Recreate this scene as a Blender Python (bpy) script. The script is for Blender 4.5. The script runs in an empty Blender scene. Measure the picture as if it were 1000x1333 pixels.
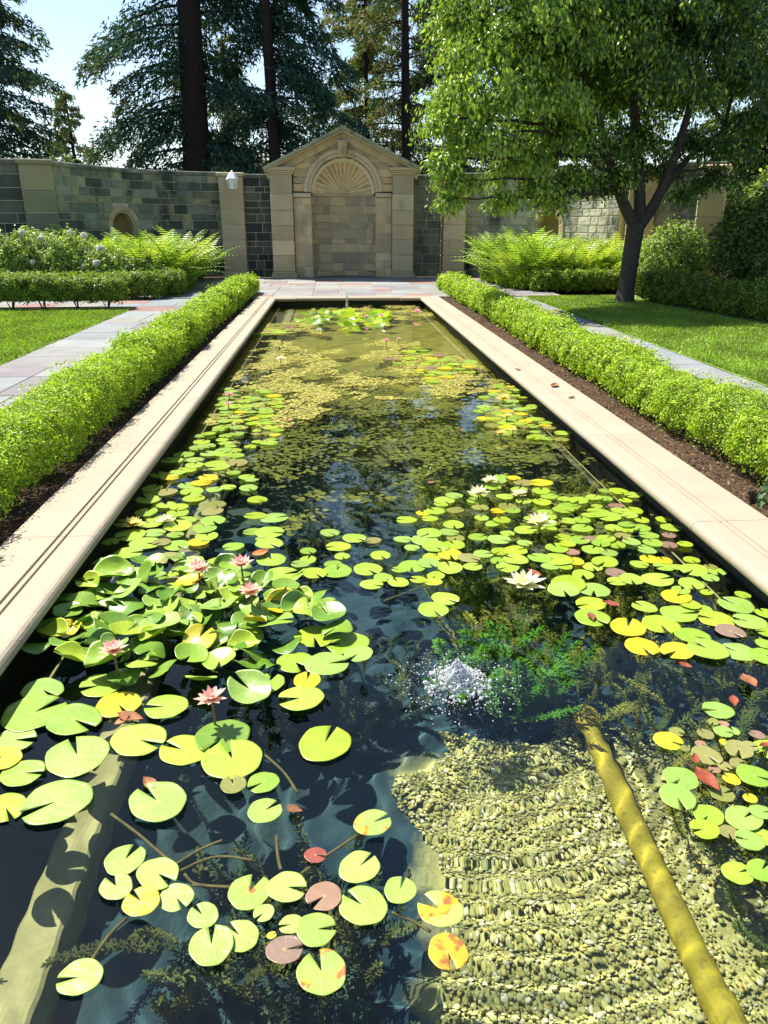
import bpy, math, random
import numpy as np
from mathutils import Vector, Matrix
R = math.radians
sc = bpy.context.scene
COL = sc.collection

# ------------------------------------------------------------------ camera
EYE = np.array([0.0, 0.0, 1.6]); FPX = 1001.0; PCX, PCY = 500.0, 666.5
PITCH, YAW = R(20.5), R(3.64)
FW = np.array([math.sin(YAW)*math.cos(PITCH), math.cos(YAW)*math.cos(PITCH), -math.sin(PITCH)])
RT = np.array([math.cos(YAW), -math.sin(YAW), 0.0]); UP = np.cross(RT, FW)
cam = bpy.data.cameras.new('camera'); cam_o = bpy.data.objects.new('camera', cam); COL.objects.link(cam_o)
cam.sensor_fit = 'VERTICAL'; cam.sensor_height = 36.0; cam.lens = 36.0*FPX/1333.0
cam.clip_start = 0.05; cam.clip_end = 2000
cam_o.location = EYE
cam_o.rotation_euler = Matrix((RT, UP, -FW)).transposed().to_euler()
sc.camera = cam_o

# ------------------------------------------------------------------ sky and sun
SUN = Vector((-0.40, 0.36, 0.85)).normalized()
ELEV = math.asin(SUN.z); AZ = math.atan2(SUN.x, SUN.y)
w = bpy.data.worlds.new('World'); sc.world = w; w.use_nodes = True
nt = w.node_tree
sky = nt.nodes.new('ShaderNodeTexSky'); sky.sky_type = 'NISHITA'; sky.sun_disc = False
sky.sun_elevation = ELEV; sky.sun_rotation = AZ
sky.air_density = 1.0; sky.dust_density = 0.7; sky.ozone_density = 1.0
nt.links.new(sky.outputs[0], nt.nodes['Background'].inputs[0])
nt.nodes['Background'].inputs[1].default_value = 0.09
sl = bpy.data.lights.new('sun', 'SUN'); sl.energy = 4.8; sl.angle = R(0.53); sl.color = (1.0, 0.95, 0.86)
so = bpy.data.objects.new('sun', sl); COL.objects.link(so); so.location = (-20, 18, 42)
so.rotation_euler = SUN.to_track_quat('Z', 'Y').to_euler()
sl.cycles.is_caustics_light = True
sc.view_settings.view_transform = 'Standard'; sc.view_settings.look = 'None'
sc.view_settings.exposure = 1.2; sc.view_settings.gamma = 1.0
sc.cycles.use_denoising = True
sc.cycles.max_bounces = 8; sc.cycles.diffuse_bounces = 3; sc.cycles.glossy_bounces = 3
sc.cycles.transmission_bounces = 6; sc.cycles.transparent_max_bounces = 8
sc.cycles.sample_clamp_indirect = 6.0
sc.cycles.caustics_reflective = False

# ------------------------------------------------------------------ helpers
def ray(x, y):
    d = FW*FPX + RT*(x-PCX) - UP*(y-PCY)
    return d/np.linalg.norm(d)
def onz(x, y, z):                       # the point of a level plane seen at a place of the photograph
    d = ray(x, y); return EYE + d*(z-EYE[2])/d[2]
def ony(x, y, Y):
    d = ray(x, y); return EYE + d*(Y-EYE[1])/d[1]
def mpp(P):                             # metres per photo pixel at a point
    return float((np.asarray(P)-EYE) @ FW)/FPX

def meshnp(name, V, F, mats, C=None, smooth=False, midx=None):
    V = np.asarray(V, dtype=np.float32).reshape(-1, 3)
    me = bpy.data.meshes.new(name)
    if isinstance(F, np.ndarray): F = [F]
    F = [np.asarray(f, dtype=np.int32) for f in F if len(f)]
    me.vertices.add(len(V)); me.vertices.foreach_set('co', V.ravel())
    tot = np.concatenate([np.full(len(f), f.shape[1], dtype=np.int32) for f in F])
    start = np.concatenate([[0], np.cumsum(tot)[:-1]]).astype(np.int32)
    loops = np.concatenate([f.ravel() for f in F])
    me.loops.add(len(loops)); me.loops.foreach_set('vertex_index', loops)
    me.polygons.add(len(tot)); me.polygons.foreach_set('loop_start', start)
    me.polygons.foreach_set('use_smooth', np.full(len(tot), bool(smooth), dtype=bool))
    if not isinstance(mats, (list, tuple)): mats = [mats]
    for m in mats: me.materials.append(m)
    if midx is not None: me.polygons.foreach_set('material_index', np.asarray(midx, dtype=np.int32))
    me.update(calc_edges=True); me.validate()
    if C is not None:
        a = me.color_attributes.new('col', 'FLOAT_COLOR', 'POINT')
        C = np.asarray(C, dtype=np.float32)
        if C.shape[1] == 3: C = np.hstack([C, np.ones((len(C), 1), np.float32)])
        a.data.foreach_set('color', C.ravel())
    return me

def tag(o, label=None, cat=None, group=None, kind=None):
    if label: o['label'] = label
    if cat: o['category'] = cat
    if group: o['group'] = group
    if kind: o['kind'] = kind
    return o
def put(name, me, parent=None, loc=(0, 0, 0), rot=(0, 0, 0), scale=(1, 1, 1), color=None, under=False):
    o = bpy.data.objects.new(name, me); COL.objects.link(o)
    loc = Vector([float(c) for c in loc])
    if parent is not None:
        o.parent = parent
    o.location = loc; o.rotation_euler = rot; o.scale = scale
    if color is not None: o.color = (color[0], color[1], color[2], color[3] if len(color) > 3 else 1.0)
    if under: o.cycles.is_caustics_receiver = True
    return o
def thing(name, loc, label, cat, group=None, rotz=0.0):
    o = bpy.data.objects.new(name, None); COL.objects.link(o)
    o.location = [float(c) for c in loc]; o.rotation_euler = (0, 0, rotz); o.empty_display_size = 0.1
    return tag(o, label, cat, group)
def struct(name, me, **k):
    return tag(put(name, me, **k), kind='structure')

class MB:                               # collects vertices and faces of one mesh
    def __init__(s): s.V = []; s.F = {}; s.C = []; s.n = 0
    def add(s, V, F, c=None):
        V = np.asarray(V, dtype=np.float64).reshape(-1, 3)
        if not isinstance(F, list): F = [F]
        for f in F:
            f = np.asarray(f, dtype=np.int64)
            if len(f): s.F.setdefault(f.shape[1], []).append(f+s.n)
        s.V.append(V); s.n += len(V)
        if c is not None:
            c = np.asarray(c, dtype=np.float64)
            s.C.append(np.tile(c, (len(V), 1)) if c.ndim == 1 else c)
    def mesh(s, name, mats, smooth=False):
        V = np.vstack(s.V); F = [np.vstack(v) for v in s.F.values()]
        return meshnp(name, V, F, mats, np.vstack(s.C) if s.C else None, smooth)

BOXF = np.array([[0, 3, 2, 1], [4, 5, 6, 7], [0, 1, 5, 4], [1, 2, 6, 5], [2, 3, 7, 6], [3, 0, 4, 7]])
def box_vf(x0, x1, y0, y1, z0, z1):
    return np.array([[x0, y0, z0], [x1, y0, z0], [x1, y1, z0], [x0, y1, z0], [x0, y0, z1], [x1, y0, z1], [x1, y1, z1], [x0, y1, z1]], float), BOXF
def bevbox_vf(x0, x1, y0, y1, z0, z1, b):      # box with chamfered edges
    V = []; idx = {}
    c = [(x0, x1), (y0, y1), (z0, z1)]
    for i in (0, 1):
        for j in (0, 1):
            for k in (0, 1):
                p = [c[0][i], c[1][j], c[2][k]]; s = [1-2*i, 1-2*j, 1-2*k]
                for ax in range(3):
                    q = [p[a]+(s[a]*b if a != ax else 0) for a in range(3)]
                    idx[(i, j, k, ax)] = len(V); V.append(q)
    Q = []; T = []
    for ax in range(3):
        o = [a for a in range(3) if a != ax]
        for s in (0, 1):
            f = []
            for (u, v) in ((0, 0), (1, 0), (1, 1), (0, 1)):
                t = [0, 0, 0]; t[ax] = s; t[o[0]] = u; t[o[1]] = v
                f.append(idx[(*t, ax)])
            if (s == 0) ^ (ax == 1): f = f[::-1]
            Q.append(f)
        for (u, v) in ((0, 0), (1, 0), (1, 1), (0, 1)):
            t0 = [0, 0, 0]; t1 = [0, 0, 0]; t0[ax] = 0; t1[ax] = 1
            for t in (t0, t1): t[o[0]] = u; t[o[1]] = v
            Q.append([idx[(*t0, o[0])], idx[(*t1, o[0])], idx[(*t1, o[1])], idx[(*t0, o[1])]])
    for i in (0, 1):
        for j in (0, 1):
            for k in (0, 1):
                T.append([idx[(i, j, k, 0)], idx[(i, j, k, 1)], idx[(i, j, k, 2)]])
    return np.array(V), [np.array(Q), np.array(T)]
def fixn(me):
    import bmesh
    bm = bmesh.new(); bm.from_mesh(me); bmesh.ops.recalc_face_normals(bm, faces=bm.faces); bm.to_mesh(me); bm.free(); return me

def tube_vf(P, rad, seg=8, cap=True):
    P = np.asarray(P, float); n = len(P); rad = np.broadcast_to(np.asarray(rad, float), (n,))
    T = np.gradient(P, axis=0); T /= np.linalg.norm(T, axis=1)[:, None]+1e-9
    ref = np.array([0.0, 0.0, 1.0]) if abs(T[0][2]) < 0.9 else np.array([1.0, 0, 0])
    V = []
    for i in range(n):
        a = np.cross(T[i], ref); a /= np.linalg.norm(a)+1e-9; b = np.cross(T[i], a); ref = np.cross(a, T[i])
        ang = np.linspace(0, 2*math.pi, seg, endpoint=False)
        V.append(P[i]+rad[i]*(np.cos(ang)[:, None]*a+np.sin(ang)[:, None]*b))
    V = np.vstack(V); i = np.arange(seg); j = (i+1) % seg
    F = np.vstack([np.stack([k*seg+i, k*seg+j, (k+1)*seg+j, (k+1)*seg+i], 1) for k in range(n-1)])
    out = [F]
    if cap:
        V = np.vstack([V, P[0], P[-1]]); m = n*seg
        out.append(np.vstack([np.stack([np.full(seg, m), j, i], 1), np.stack([np.full(seg, m+1), (n-1)*seg+i, (n-1)*seg+j], 1)]))
    return V, out
def smoothline(P, n):
    P = np.asarray(P, float)
    if len(P) == 2: return P[0]+(P[1]-P[0])*np.linspace(0, 1, n)[:, None]
    Q = np.vstack([2*P[0]-P[1], P, 2*P[-1]-P[-2]]); out = []
    for t in np.linspace(0, len(P)-1-1e-6, n):
        k = int(t); f = t-k; a, b, c, d = Q[k:k+4]
        out.append(.5*((2*b)+(c-a)*f+(2*a-5*b+4*c-d)*f*f+(3*b-a-3*c+d)*f**3))
    return np.array(out)

# ------------------------------------------------------------------ materials
def _n(nt, t, **k):
    n = nt.nodes.new(t)
    for a, b in k.items(): setattr(n, a, b)
    return n
def new_mat(name):
    m = bpy.data.materials.new(name); m.use_nodes = True
    nt = m.node_tree; p = nt.nodes['Principled BSDF']
    return m, nt, p
def mixcol(nt, fac, a, b, mode='MIX'):
    x = _n(nt, 'ShaderNodeMix', data_type='RGBA', blend_type=mode)
    for v, i in ((fac, 0), (a, 6), (b, 7)):
        if hasattr(v, 'is_linked'): nt.links.new(v, x.inputs[i])
        elif i == 0: x.inputs[0].default_value = v
        else: x.inputs[i].default_value = (*v[:3], 1)
    return x.outputs[2]
def noise(nt, scale, detail=4, rough=.55, stretch=None, obj=False, dist=0.0):
    if obj: v = _n(nt, 'ShaderNodeTexCoord').outputs['Object']
    else: v = _n(nt, 'ShaderNodeNewGeometry').outputs['Position']
    if stretch:
        mp = _n(nt, 'ShaderNodeMapping'); mp.inputs['Scale'].default_value = stretch
        nt.links.new(v, mp.inputs[0]); v = mp.outputs[0]
    t = _n(nt, 'ShaderNodeTexNoise'); t.inputs['Scale'].default_value = scale
    t.inputs['Detail'].default_value = detail; t.inputs['Roughness'].default_value = rough; t.inputs['Distortion'].default_value = dist
    nt.links.new(v, t.inputs['Vector']); return t.outputs['Fac']
def ramp(nt, f, a, b):
    r = _n(nt, 'ShaderNodeMapRange', clamp=True)
    r.inputs[1].default_value = a; r.inputs[2].default_value = b
    nt.links.new(f, r.inputs[0]); return r.outputs[0]
def bump(nt, p, h, strength=.3, dist=.01, prev=None):
    b = _n(nt, 'ShaderNodeBump'); b.inputs['Strength'].default_value = strength; b.inputs['Distance'].default_value = dist
    nt.links.new(h, b.inputs['Height'])
    if prev: nt.links.new(prev, b.inputs['Normal'])
    nt.links.new(b.outputs[0], p.inputs['Normal']); return b.outputs[0]

def stone_mat(name, col, col2, stain=None, stain_amt=.0, rough=.85, nscale=3.0, bmp=.35, objcol=True, streak=False, fine=60):
    m, nt, p = new_mat(name)
    c = mixcol(nt, ramp(nt, noise(nt, nscale), .35, .68), col, col2)
    if objcol:
        oi = _n(nt, 'ShaderNodeObjectInfo'); c = mixcol(nt, 1.0, c, oi.outputs['Color'], 'MULTIPLY')
    sp = ramp(nt, noise(nt, fine, 3), .3, .75)
    c = mixcol(nt, .35, c, mixcol(nt, sp, (.55, .53, .5), (1.15, 1.12, 1.05)), 'MULTIPLY')
    if stain:
        f = ramp(nt, noise(nt, 1.4, 6, .65, stretch=(1, 1, .45) if streak else None), .62-stain_amt*.3, .80-stain_amt*.3)
        c = mixcol(nt, f, c, stain)
    nt.links.new(c, p.inputs['Base Color']); p.inputs['Roughness'].default_value = rough
    p.inputs['Specular IOR Level'].default_value = .25
    b = bump(nt, p, noise(nt, fine*.6, 5, .6), bmp, .008)
    bump(nt, p, noise(nt, 9, 5, .6), bmp*.8, .02, b)
    return m
def leaf_mat(name, trans=.35, rough=.45, spec=.35, tcol=(1.25, 1.25, .5)):
    m, nt, p = new_mat(name)
    a = _n(nt, 'ShaderNodeAttribute', attribute_name='col')
    nt.links.new(a.outputs['Color'], p.inputs['Base Color'])
    p.inputs['Roughness'].default_value = rough; p.inputs['Specular IOR Level'].default_value = spec
    t = _n(nt, 'ShaderNodeBsdfTranslucent'); nt.links.new(mixcol(nt, 1.0, a.outputs['Color'], tcol, 'MULTIPLY'), t.inputs[0])
    x = _n(nt, 'ShaderNodeMixShader'); x.inputs[0].default_value = trans
    nt.links.new(p.outputs[0], x.inputs[1]); nt.links.new(t.outputs[0], x.inputs[2])
    nt.links.new(x.outputs[0], nt.nodes['Material Output'].inputs[0])
    return m
def plain_mat(name, col, col2=None, rough=.6, nscale=8.0, bmp=0.0, bscale=40, spec=.3, metal=0.0):
    m, nt, p = new_mat(name)
    c = mixcol(nt, ramp(nt, noise(nt, nscale), .3, .7), col, col2 or tuple(.8*x for x in col))
    nt.links.new(c, p.inputs['Base Color']); p.inputs['Roughness'].default_value = rough
    p.inputs['Specular IOR Level'].default_value = spec; p.inputs['Metallic'].default_value = metal
    if bmp: bump(nt, p, noise(nt, bscale, 5, .65), bmp, .01)
    return m
def attr_mat(name, rough=.7, spec=.25, bmp=0, bscale=60):
    m, nt, p = new_mat(name)
    a = _n(nt, 'ShaderNodeAttribute', attribute_name='col')
    nt.links.new(a.outputs['Color'], p.inputs['Base Color']); p.inputs['Roughness'].default_value = rough
    p.inputs['Specular IOR Level'].default_value = spec
    if bmp: bump(nt, p, noise(nt, bscale, 4), bmp, .01)
    return m

M = {}
M['coping'] = stone_mat('limestone_coping', (.385, .325, .245), (.34, .29, .22), (.25, .205, .16), .08, .8, 2.2, .22, fine=120)
M['wall'] = stone_mat('weathered_wall_stone', (.34, .34, .275), (.225, .24, .205), (.04, .055, .055), .44, .9, 2.5, .7, streak=True, fine=30)
M['niche'] = stone_mat('buff_sandstone', (.62, .50, .32), (.52, .42, .28), (.22, .18, .13), .15, .85, 1.8, .35, streak=True, fine=45)
M['block'] = stone_mat('cut_sandstone', (.62, .52, .35), (.52, .435, .30), (.25, .21, .155), .14, .85, 1.5, .3, streak=True, fine=50)
M['mortar'] = stone_mat('pale_mortar', (.62, .57, .45), (.52, .48, .39), None, 0, .95, 6, .3, objcol=False)
M['slate'] = stone_mat('flagstone', (.235, .25, .255), (.185, .195, .205), (.14, .135, .13), .12, .8, 1.6, .25, fine=35)
M['grout'] = stone_mat('path_mortar', (.30, .28, .25), (.24, .22, .2), None, 0, .95, 8, .3, objcol=False)
M['poolwall'] = stone_mat('algae_stained_plaster', (.035, .036, .026), (.02, .024, .018), (.05, .05, .03), .3, .75, 4, .4, objcol=False)
M['bark'] = plain_mat('grey_bark', (.085, .07, .055), (.045, .037, .03), .95, 14, .8, 30)
M['redbark'] = plain_mat('dark_conifer_bark', (.028, .020, .017), (.014, .010, .009), .95, 6, .8, 20)
M['stem'] = plain_mat('woody_stem', (.09, .065, .04), (.05, .036, .025), .9, 20, .3, 60)
M['leaf'] = leaf_mat('foliage'); M['needle'] = leaf_mat('conifer_foliage', .15, .6, .15)
M['gloss'] = leaf_mat('glossy_foliage', .35, .32, .5)
M['petal'] = leaf_mat('petal', .45, .45, .2, (1, 1, 1))
M['attr'] = attr_mat('litter'); M['weed'] = leaf_mat('pondweed', .2, .6, .15); M['pebble'] = attr_mat('pebble', .65, .3, .3, 120)

# ------------------------------------------------------------------ layout numbers
WZ = -0.18                                         # water level, coping top is 0
PX0, PX1, PY0, PY1 = -1.33, 2.03, 0.35, 18.5       # inner edge of the coping
WX0, WX1, WY0, WY1 = -1.43, 2.13, 0.28, 18.74      # pool walls below it
CW = 0.47
BED = -0.85                                        # pool floor

# ================================================================== THE SETTING
def ring_sheet(name, x0, x1, y0, y1, hx0, hx1, hy0, hy1, z, mat):
    V = [(x0, y0), (x1, y0), (x1, y1), (x0, y1), (hx0, hy0), (hx1, hy0), (hx1, hy1), (hx0, hy1)]
    F = np.array([[0, 1, 5, 4], [1, 2, 6, 5], [2, 3, 7, 6], [3, 0, 4, 7]])
    return meshnp(name, [(a, b, z) for a, b in V], F, mat)
m, nt_, p_ = new_mat('garden_soil')
c = mixcol(nt_, ramp(nt_, noise(nt_, 25, 6), .35, .65), (.10, .062, .038), (.045, .028, .018))
nt_.links.new(c, p_.inputs['Base Color']); p_.inputs['Roughness'].default_value = .95; p_.inputs['Specular IOR Level'].default_value = .1
bump(nt_, p_, noise(nt_, 60, 6), .8, .02); M['soil'] = m
struct('ground', ring_sheet('ground', -400, 400, -60, 700, WX0-.3, WX1+.3, WY0-.3, WY1+.3, -.10, M['soil']))

def grid_mesh(name, xs, ys, fz, mat, smooth=True, C=None):
    X, Y = np.meshgrid(xs, ys); Z = fz(X, Y)*np.ones_like(X)
    nx, ny = len(xs), len(ys); i = np.arange(nx-1); j = np.arange(ny-1)
    J, I = np.meshgrid(j, i, indexing='ij'); a = (J*nx+I).ravel()
    F = np.stack([a, a+1, a+nx+1, a+nx], 1)
    return meshnp(name, np.stack([X, Y, Z], 2), F, mat, None if C is None else C(X, Y), smooth)
rs = np.random.RandomState(3)
_ph = rs.rand(40, 4)
def vnoise(x, y, s=1.0, k=12, seed=0):
    z = 0
    for q in range(k):
        a = _ph[(q+seed) % 40]; an = a[0]*6.283; f = s*(.6+1.8*a[1])
        z = z+np.sin((x*math.cos(an)+y*math.sin(an))*f+a[2]*6.283)
    return z/math.sqrt(k)
for nm, xa, xb in (('soil_bed_left', -2.52, -1.775), ('soil_bed_right', 2.475, 3.3)):
    struct(nm, grid_mesh(nm, np.linspace(xa, xb, 14), np.linspace(-1, 20.5, 260), lambda x, y: -.055+.008*vnoise(x, y, 14)+.006*vnoise(x, y, 40, seed=9), M['soil']))

# ---- pool shell
struct('pool_floor', grid_mesh('pool_floor', np.linspace(WX0-.2, WX1+.2, 60), np.linspace(WY0-.2, WY1+.2, 240),
       lambda x, y: BED+.03*vnoise(x, y, 4)+.02*vnoise(x, y, 11, seed=5)+.17*np.exp(-((x-.85)/.75)**4-((y-1.2)/1.55)**4)+.12/(1+np.exp(-(y-8)*1.2)), None or M['poolwall']), under=True)
def wallbox(nm, *a):
    V, F = box_vf(*a); return struct(nm, meshnp(nm, V, F, M['poolwall']), under=True)
wallbox('pool_wall_left', WX0-.25, WX0, WY0-.25, WY1+.25, BED-.2, -.075)
wallbox('pool_wall_right', WX1, WX1+.25, WY0-.25, WY1+.25, BED-.2, -.075)
wallbox('pool_wall_far', WX0, WX1, WY1, WY1+.25, BED-.2, -.075)
wallbox('pool_wall_near', WX0, WX1, WY0-.25, WY0, BED-.2, -.075)

# pool floor material: silt painted blue for deep water and sky reflection, olive algae
m, nt_, p_ = new_mat('blue_painted_silt')
c = mixcol(nt_, ramp(nt_, noise(nt_, 1.3, 5), .42, .62), (.012, .045, .068), (.035, .07, .07))
c = mixcol(nt_, ramp(nt_, noise(nt_, 14, 5), .45, .7), c, (.02, .055, .065))
sx = _n(nt_, 'ShaderNodeSeparateXYZ'); nt_.links.new(_n(nt_, 'ShaderNodeNewGeometry').outputs['Position'], sx.inputs[0])
c = mixcol(nt_, ramp(nt_, sx.outputs[1], 5.0, 9.0), c, mixcol(nt_, ramp(nt_, noise(nt_, 6, 5), .35, .7), (.44, .36, .05), (.26, .24, .045)))
wob = _n(nt_, 'ShaderNodeMath', operation='MULTIPLY_ADD'); nt_.links.new(noise(nt_, 3.5, 4), wob.inputs[0]); wob.inputs[1].default_value = .5; wob.inputs[2].default_value = -.25
def edge_(sock, a, b):
    ad = _n(nt_, 'ShaderNodeMath', operation='ADD'); nt_.links.new(sock, ad.inputs[0]); nt_.links.new(wob.outputs[0], ad.inputs[1]); return ramp(nt_, ad.outputs[0], a, b)
mk = _n(nt_, 'ShaderNodeMath', operation='MULTIPLY'); nt_.links.new(edge_(sx.outputs[0], .20, .34), mk.inputs[0]); nt_.links.new(edge_(sx.outputs[1], 2.75, 2.6), mk.inputs[1])
mk2 = _n(nt_, 'ShaderNodeMath', operation='MULTIPLY'); nt_.links.new(mk.outputs[0], mk2.inputs[0]); nt_.links.new(edge_(sx.outputs[0], 1.6, 1.2), mk2.inputs[1])
c = mixcol(nt_, mk2.outputs[0], c, mixcol(nt_, ramp(nt_, noise(nt_, 70, 4), .35, .65), (.58, .51, .19), (.38, .35, .11)))
nt_.links.new(c, p_.inputs['Base Color']); p_.inputs['Roughness'].default_value = .9
bump(nt_, p_, noise(nt_, 30, 6), .6, .02); M['silt'] = m
bpy.data.objects['pool_floor'].data.materials[0] = m

# ---- water: a clear rippled sheet
m = bpy.data.materials.new('pond_water'); m.use_nodes = True; nt_ = m.node_tree; nt_.nodes.clear()
o_ = _n(nt_, 'ShaderNodeOutputMaterial'); g_ = _n(nt_, 'ShaderNodeBsdfGlass'); g_.inputs['IOR'].default_value = 1.333
g_.inputs['Roughness'].default_value = 0.0; g_.inputs['Color'].default_value = (.90, .97, .93, 1)
nt_.links.new(g_.outputs[0], o_.inputs[0]); M['water'] = m
FOUNT = onz(596, 892, WZ); JET = onz(452, 404, WZ)
def waves(x, y):
    r = np.hypot(x-FOUNT[0], y-FOUNT[1])
    z = .0012*np.exp(-r/.9)*np.sin(r*62+1.6*vnoise(x, y, 4))*(.6+.4*vnoise(x, y, 3, seed=21))*(1-np.exp(-(r/.08)**2))
    z += .0011*np.exp(-r/1.3)*vnoise(x, y, 20, seed=3)
    q = (y-FOUNT[1])+.12*vnoise(x, y, 2.2, seed=17); z += .0011*np.exp(-((y-1.6)/.95)**2)*np.sin(r*74+1.1*vnoise(x, y, 5, seed=29))*np.clip(.5+.6*vnoise(x, y, 3.3, seed=11), 0, 1.4)
    r2 = np.hypot(x-JET[0], y-JET[1]); z += .0018*np.exp(-r2/.9)*np.sin(r2*40)
    z += .00042*vnoise(x, y, 9, seed=7)+.00016*vnoise(x, y, 24, seed=13)
    return WZ+z
ys = np.concatenate([np.arange(WY0-.02, 4.2, .0155), np.arange(4.2, 9, .03), np.linspace(9, WY1+.02, 130)])
water = struct('water', grid_mesh('water', np.linspace(WX0-.02, WX1+.02, 215), ys, waves, M['water']))
water.cycles.is_caustics_caster = True

# ---- paved paths and forecourt
SLABC = [(1, 1, 1), (.92, .96, 1.0), (1.02, .98, .92), (.86, .88, .9), (1.08, 1.05, 1.0), (.96, .86, .82), (1.15, .66, .56), (.86, .72, .74), (1.05, .95, .80), (.95, .99, .97)]
def split(rx, rng, lo, hi):
    x0, x1, y0, y1 = rx; a, b = x1-x0, y1-y0
    if max(a, b) < hi and (max(a, b) < lo*2 or rng.random() < .35): return [rx]
    if a >= b:
        if a < 2*lo: return [rx]
        t = x0+a*rng.uniform(.35, .65); return split((x0, t, y0, y1), rng, lo, hi)+split((t, x1, y0, y1), rng, lo, hi)
    if b < 2*lo: return [rx]
    t = y0+b*rng.uniform(.35, .65); return split((x0, x1, y0, t), rng, lo, hi)+split((x0, x1, t, y1), rng, lo, hi)
def paving(name, rects, z, seed, lo, hi, tint=(1, 1, 1), red=.12):
    rng = random.Random(seed)
    mb = MB()
    for r in rects: mb.add(*box_vf(*r, z-.08, z-.012))
    base = struct(name, mb.mesh(name, M['grout']))
    for r in rects:
        for (x0, x1, y0, y1) in split(r, rng, lo, hi):
            g = .006; dx, dy = (x1-x0)/2-g, (y1-y0)/2-g
            V, F = bevbox_vf(-dx, dx, -dy, dy, -.02, 0, .004)
            me = fixn(meshnp('flagstone', V, F, M['slate']))
            c = rng.choice(SLABC[6:8]) if rng.random() < red else rng.choice(SLABC[:6]+SLABC[8:])
            k = rng.uniform(.9, 1.1)
            put('flagstone', me, base, ((x0+x1)/2, (y0+y1)/2, z+rng.uniform(-.002, .002)), (rng.uniform(-.002, .002), rng.uniform(-.002, .002), 0), color=[c[i]*k*tint[i] for i in range(3)])
    return base
paving('path_left', [(-4.15, -2.50, -1, 18.9)], -.03, 5, .55, 1.15)
paving('path_cross', [(-13, -4.15, 17.15, 18.5)], -.03, 6, .5, 1.2)
paving('path_right', [(3.28, 4.62, -1, 18.9)], -.03, 7, .5, 1.1)
paving('forecourt', [(-4.9, 5.6, 19.08, 26.35)], -.026, 8, .5, 1.2, (1.12, 1.1, 1.06), .16)

# ---- lawns with grass
GR = [(.22, .34, .04), (.26, .38, .045), (.18, .29, .035), (.30, .40, .06), (.15, .25, .03)]
m, nt_, p_ = new_mat('turf'); c = mixcol(nt_, ramp(nt_, noise(nt_, 30, 5), .3, .7), (.17, .27, .035), (.10, .17, .025))
nt_.links.new(c, p_.inputs['Base Color']); p_.inputs['Roughness'].default_value = .9; M['turf'] = m
def grass(name, label, n, x0, x1, fx, y0, y1, seed, z=-.03):
    r = np.random.RandomState(seed)
    P = np.zeros((n, 3)); yy = y0+(y1-y0)*r.rand(n)**1.15; P[:, 1] = yy; lo, hi = fx(yy) if fx else (np.full(n, x0), np.full(n, x1))
    P[:, 0] = lo+(hi-lo)*r.rand(n); P[:, 2] = z
    a = r.rand(n)*6.283; d = np.stack([np.cos(a), np.sin(a), 0*a], 1); wd = (.006+.005*r.rand(n))[:, None]*(.7+P[:, 1:2]/14)
    h = .022+.03*r.rand(n); b = r.rand(n)*6.283; lean = np.stack([np.cos(b), np.sin(b), 0*b], 1)*(.4+.6*r.rand(n))[:, None]*h[:, None]
    tip = P+lean; tip[:, 2] += h
    V = np.stack([P-d*wd, P+d*wd, tip], 1).reshape(-1, 3); F = np.arange(3*n).reshape(-1, 3)
    pal = np.array(GR)[r.randint(0, len(GR), n)]*(.8+.4*r.rand(n))[:, None]*(1+.15*vnoise(P[:, 0], P[:, 1], 3))[:, None]
    o = put(name, meshnp(name, V, F, M['leaf'], np.repeat(np.clip(pal, .01, 1), 3, 0)))
    tag(o, label, 'grass', kind='stuff')
fr = lambda y: (np.full_like(y, 4.66), 6.9+(17.6-y)*.10)
struct('lawn_left', grid_mesh('lawn_left', np.linspace(-14, -4.17, 30), np.linspace(0, 16.5, 40), lambda x, y: -.036+.004*vnoise(x, y, 2), M['turf']))
struct('lawn_right', grid_mesh('lawn_right', np.linspace(4.64, 9.5, 24), np.linspace(0, 19.2, 50), lambda x, y: -.036+.004*vnoise(x, y, 2), M['turf']))
grass('grass_left', 'short bright sunlit mown grass beyond the flagstone path', 85000, -9.5, -4.12, None, 9.0, 16.5, 1)
grass('grass_right', 'mown grass dappled by the broadleaf tree', 85000, 0, 0, fr, 6.5, 18.9, 2)

# ================================================================== COPING
def coping_profile():
    # (u from the pool edge outward, z); a rounded nose, twin grooves, then flat
    P = [(.10, -.075)]
    for a in np.linspace(-90, 90, 9): P.append((.037-.037*math.cos(R(a)), -.0375+.0375*math.sin(R(a))))
    P += [(.150, -.001), (.154, -.012), (.166, -.012), (.170, -.001), (.192, -.001), (.196, -.012), (.206, -.012), (.210, 0), (CW-.006, 0), (CW, -.006), (CW, -.075)]
    return np.array(P)
PROF = coping_profile()
def coping_stone(parent, L, loc, rotz, cval, m0=0.0, m1=0.0):
    # length along local +Y, pool side towards local -X ; m0,m1 mitre slopes at both ends
    n = len(PROF); y0 = m0*PROF[:, 0]; y1 = L+m1*PROF[:, 0]
    A = np.stack([PROF[:, 0], y0+.002, PROF[:, 1]], 1); B = np.stack([PROF[:, 0], y1-.002, PROF[:, 1]], 1)
    V = np.vstack([A, B]); i = np.arange(n); j = (i+1) % n
    me = meshnp('coping_stone', V, [np.stack([i, j, n+j, n+i], 1)[:, ::-1]], M['coping'])
    import bmesh
    bm = bmesh.new(); bm.from_mesh(me); bm.verts.ensure_lookup_table()
    bm.faces.new([bm.verts[k] for k in range(n)]); bm.faces.new([bm.verts[n+k] for k in range(n-1, -1, -1)])
    bmesh.ops.recalc_face_normals(bm, faces=bm.faces); bm.to_mesh(me); bm.free()
    return put('coping_stone', me, parent, loc, (0, 0, rotz), color=cval)
cop = thing('pool_coping', (0, 0, 0), 'cream limestone coping with rounded nose and twin grooves around the lily pool', 'coping')
rng = random.Random(11)
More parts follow.
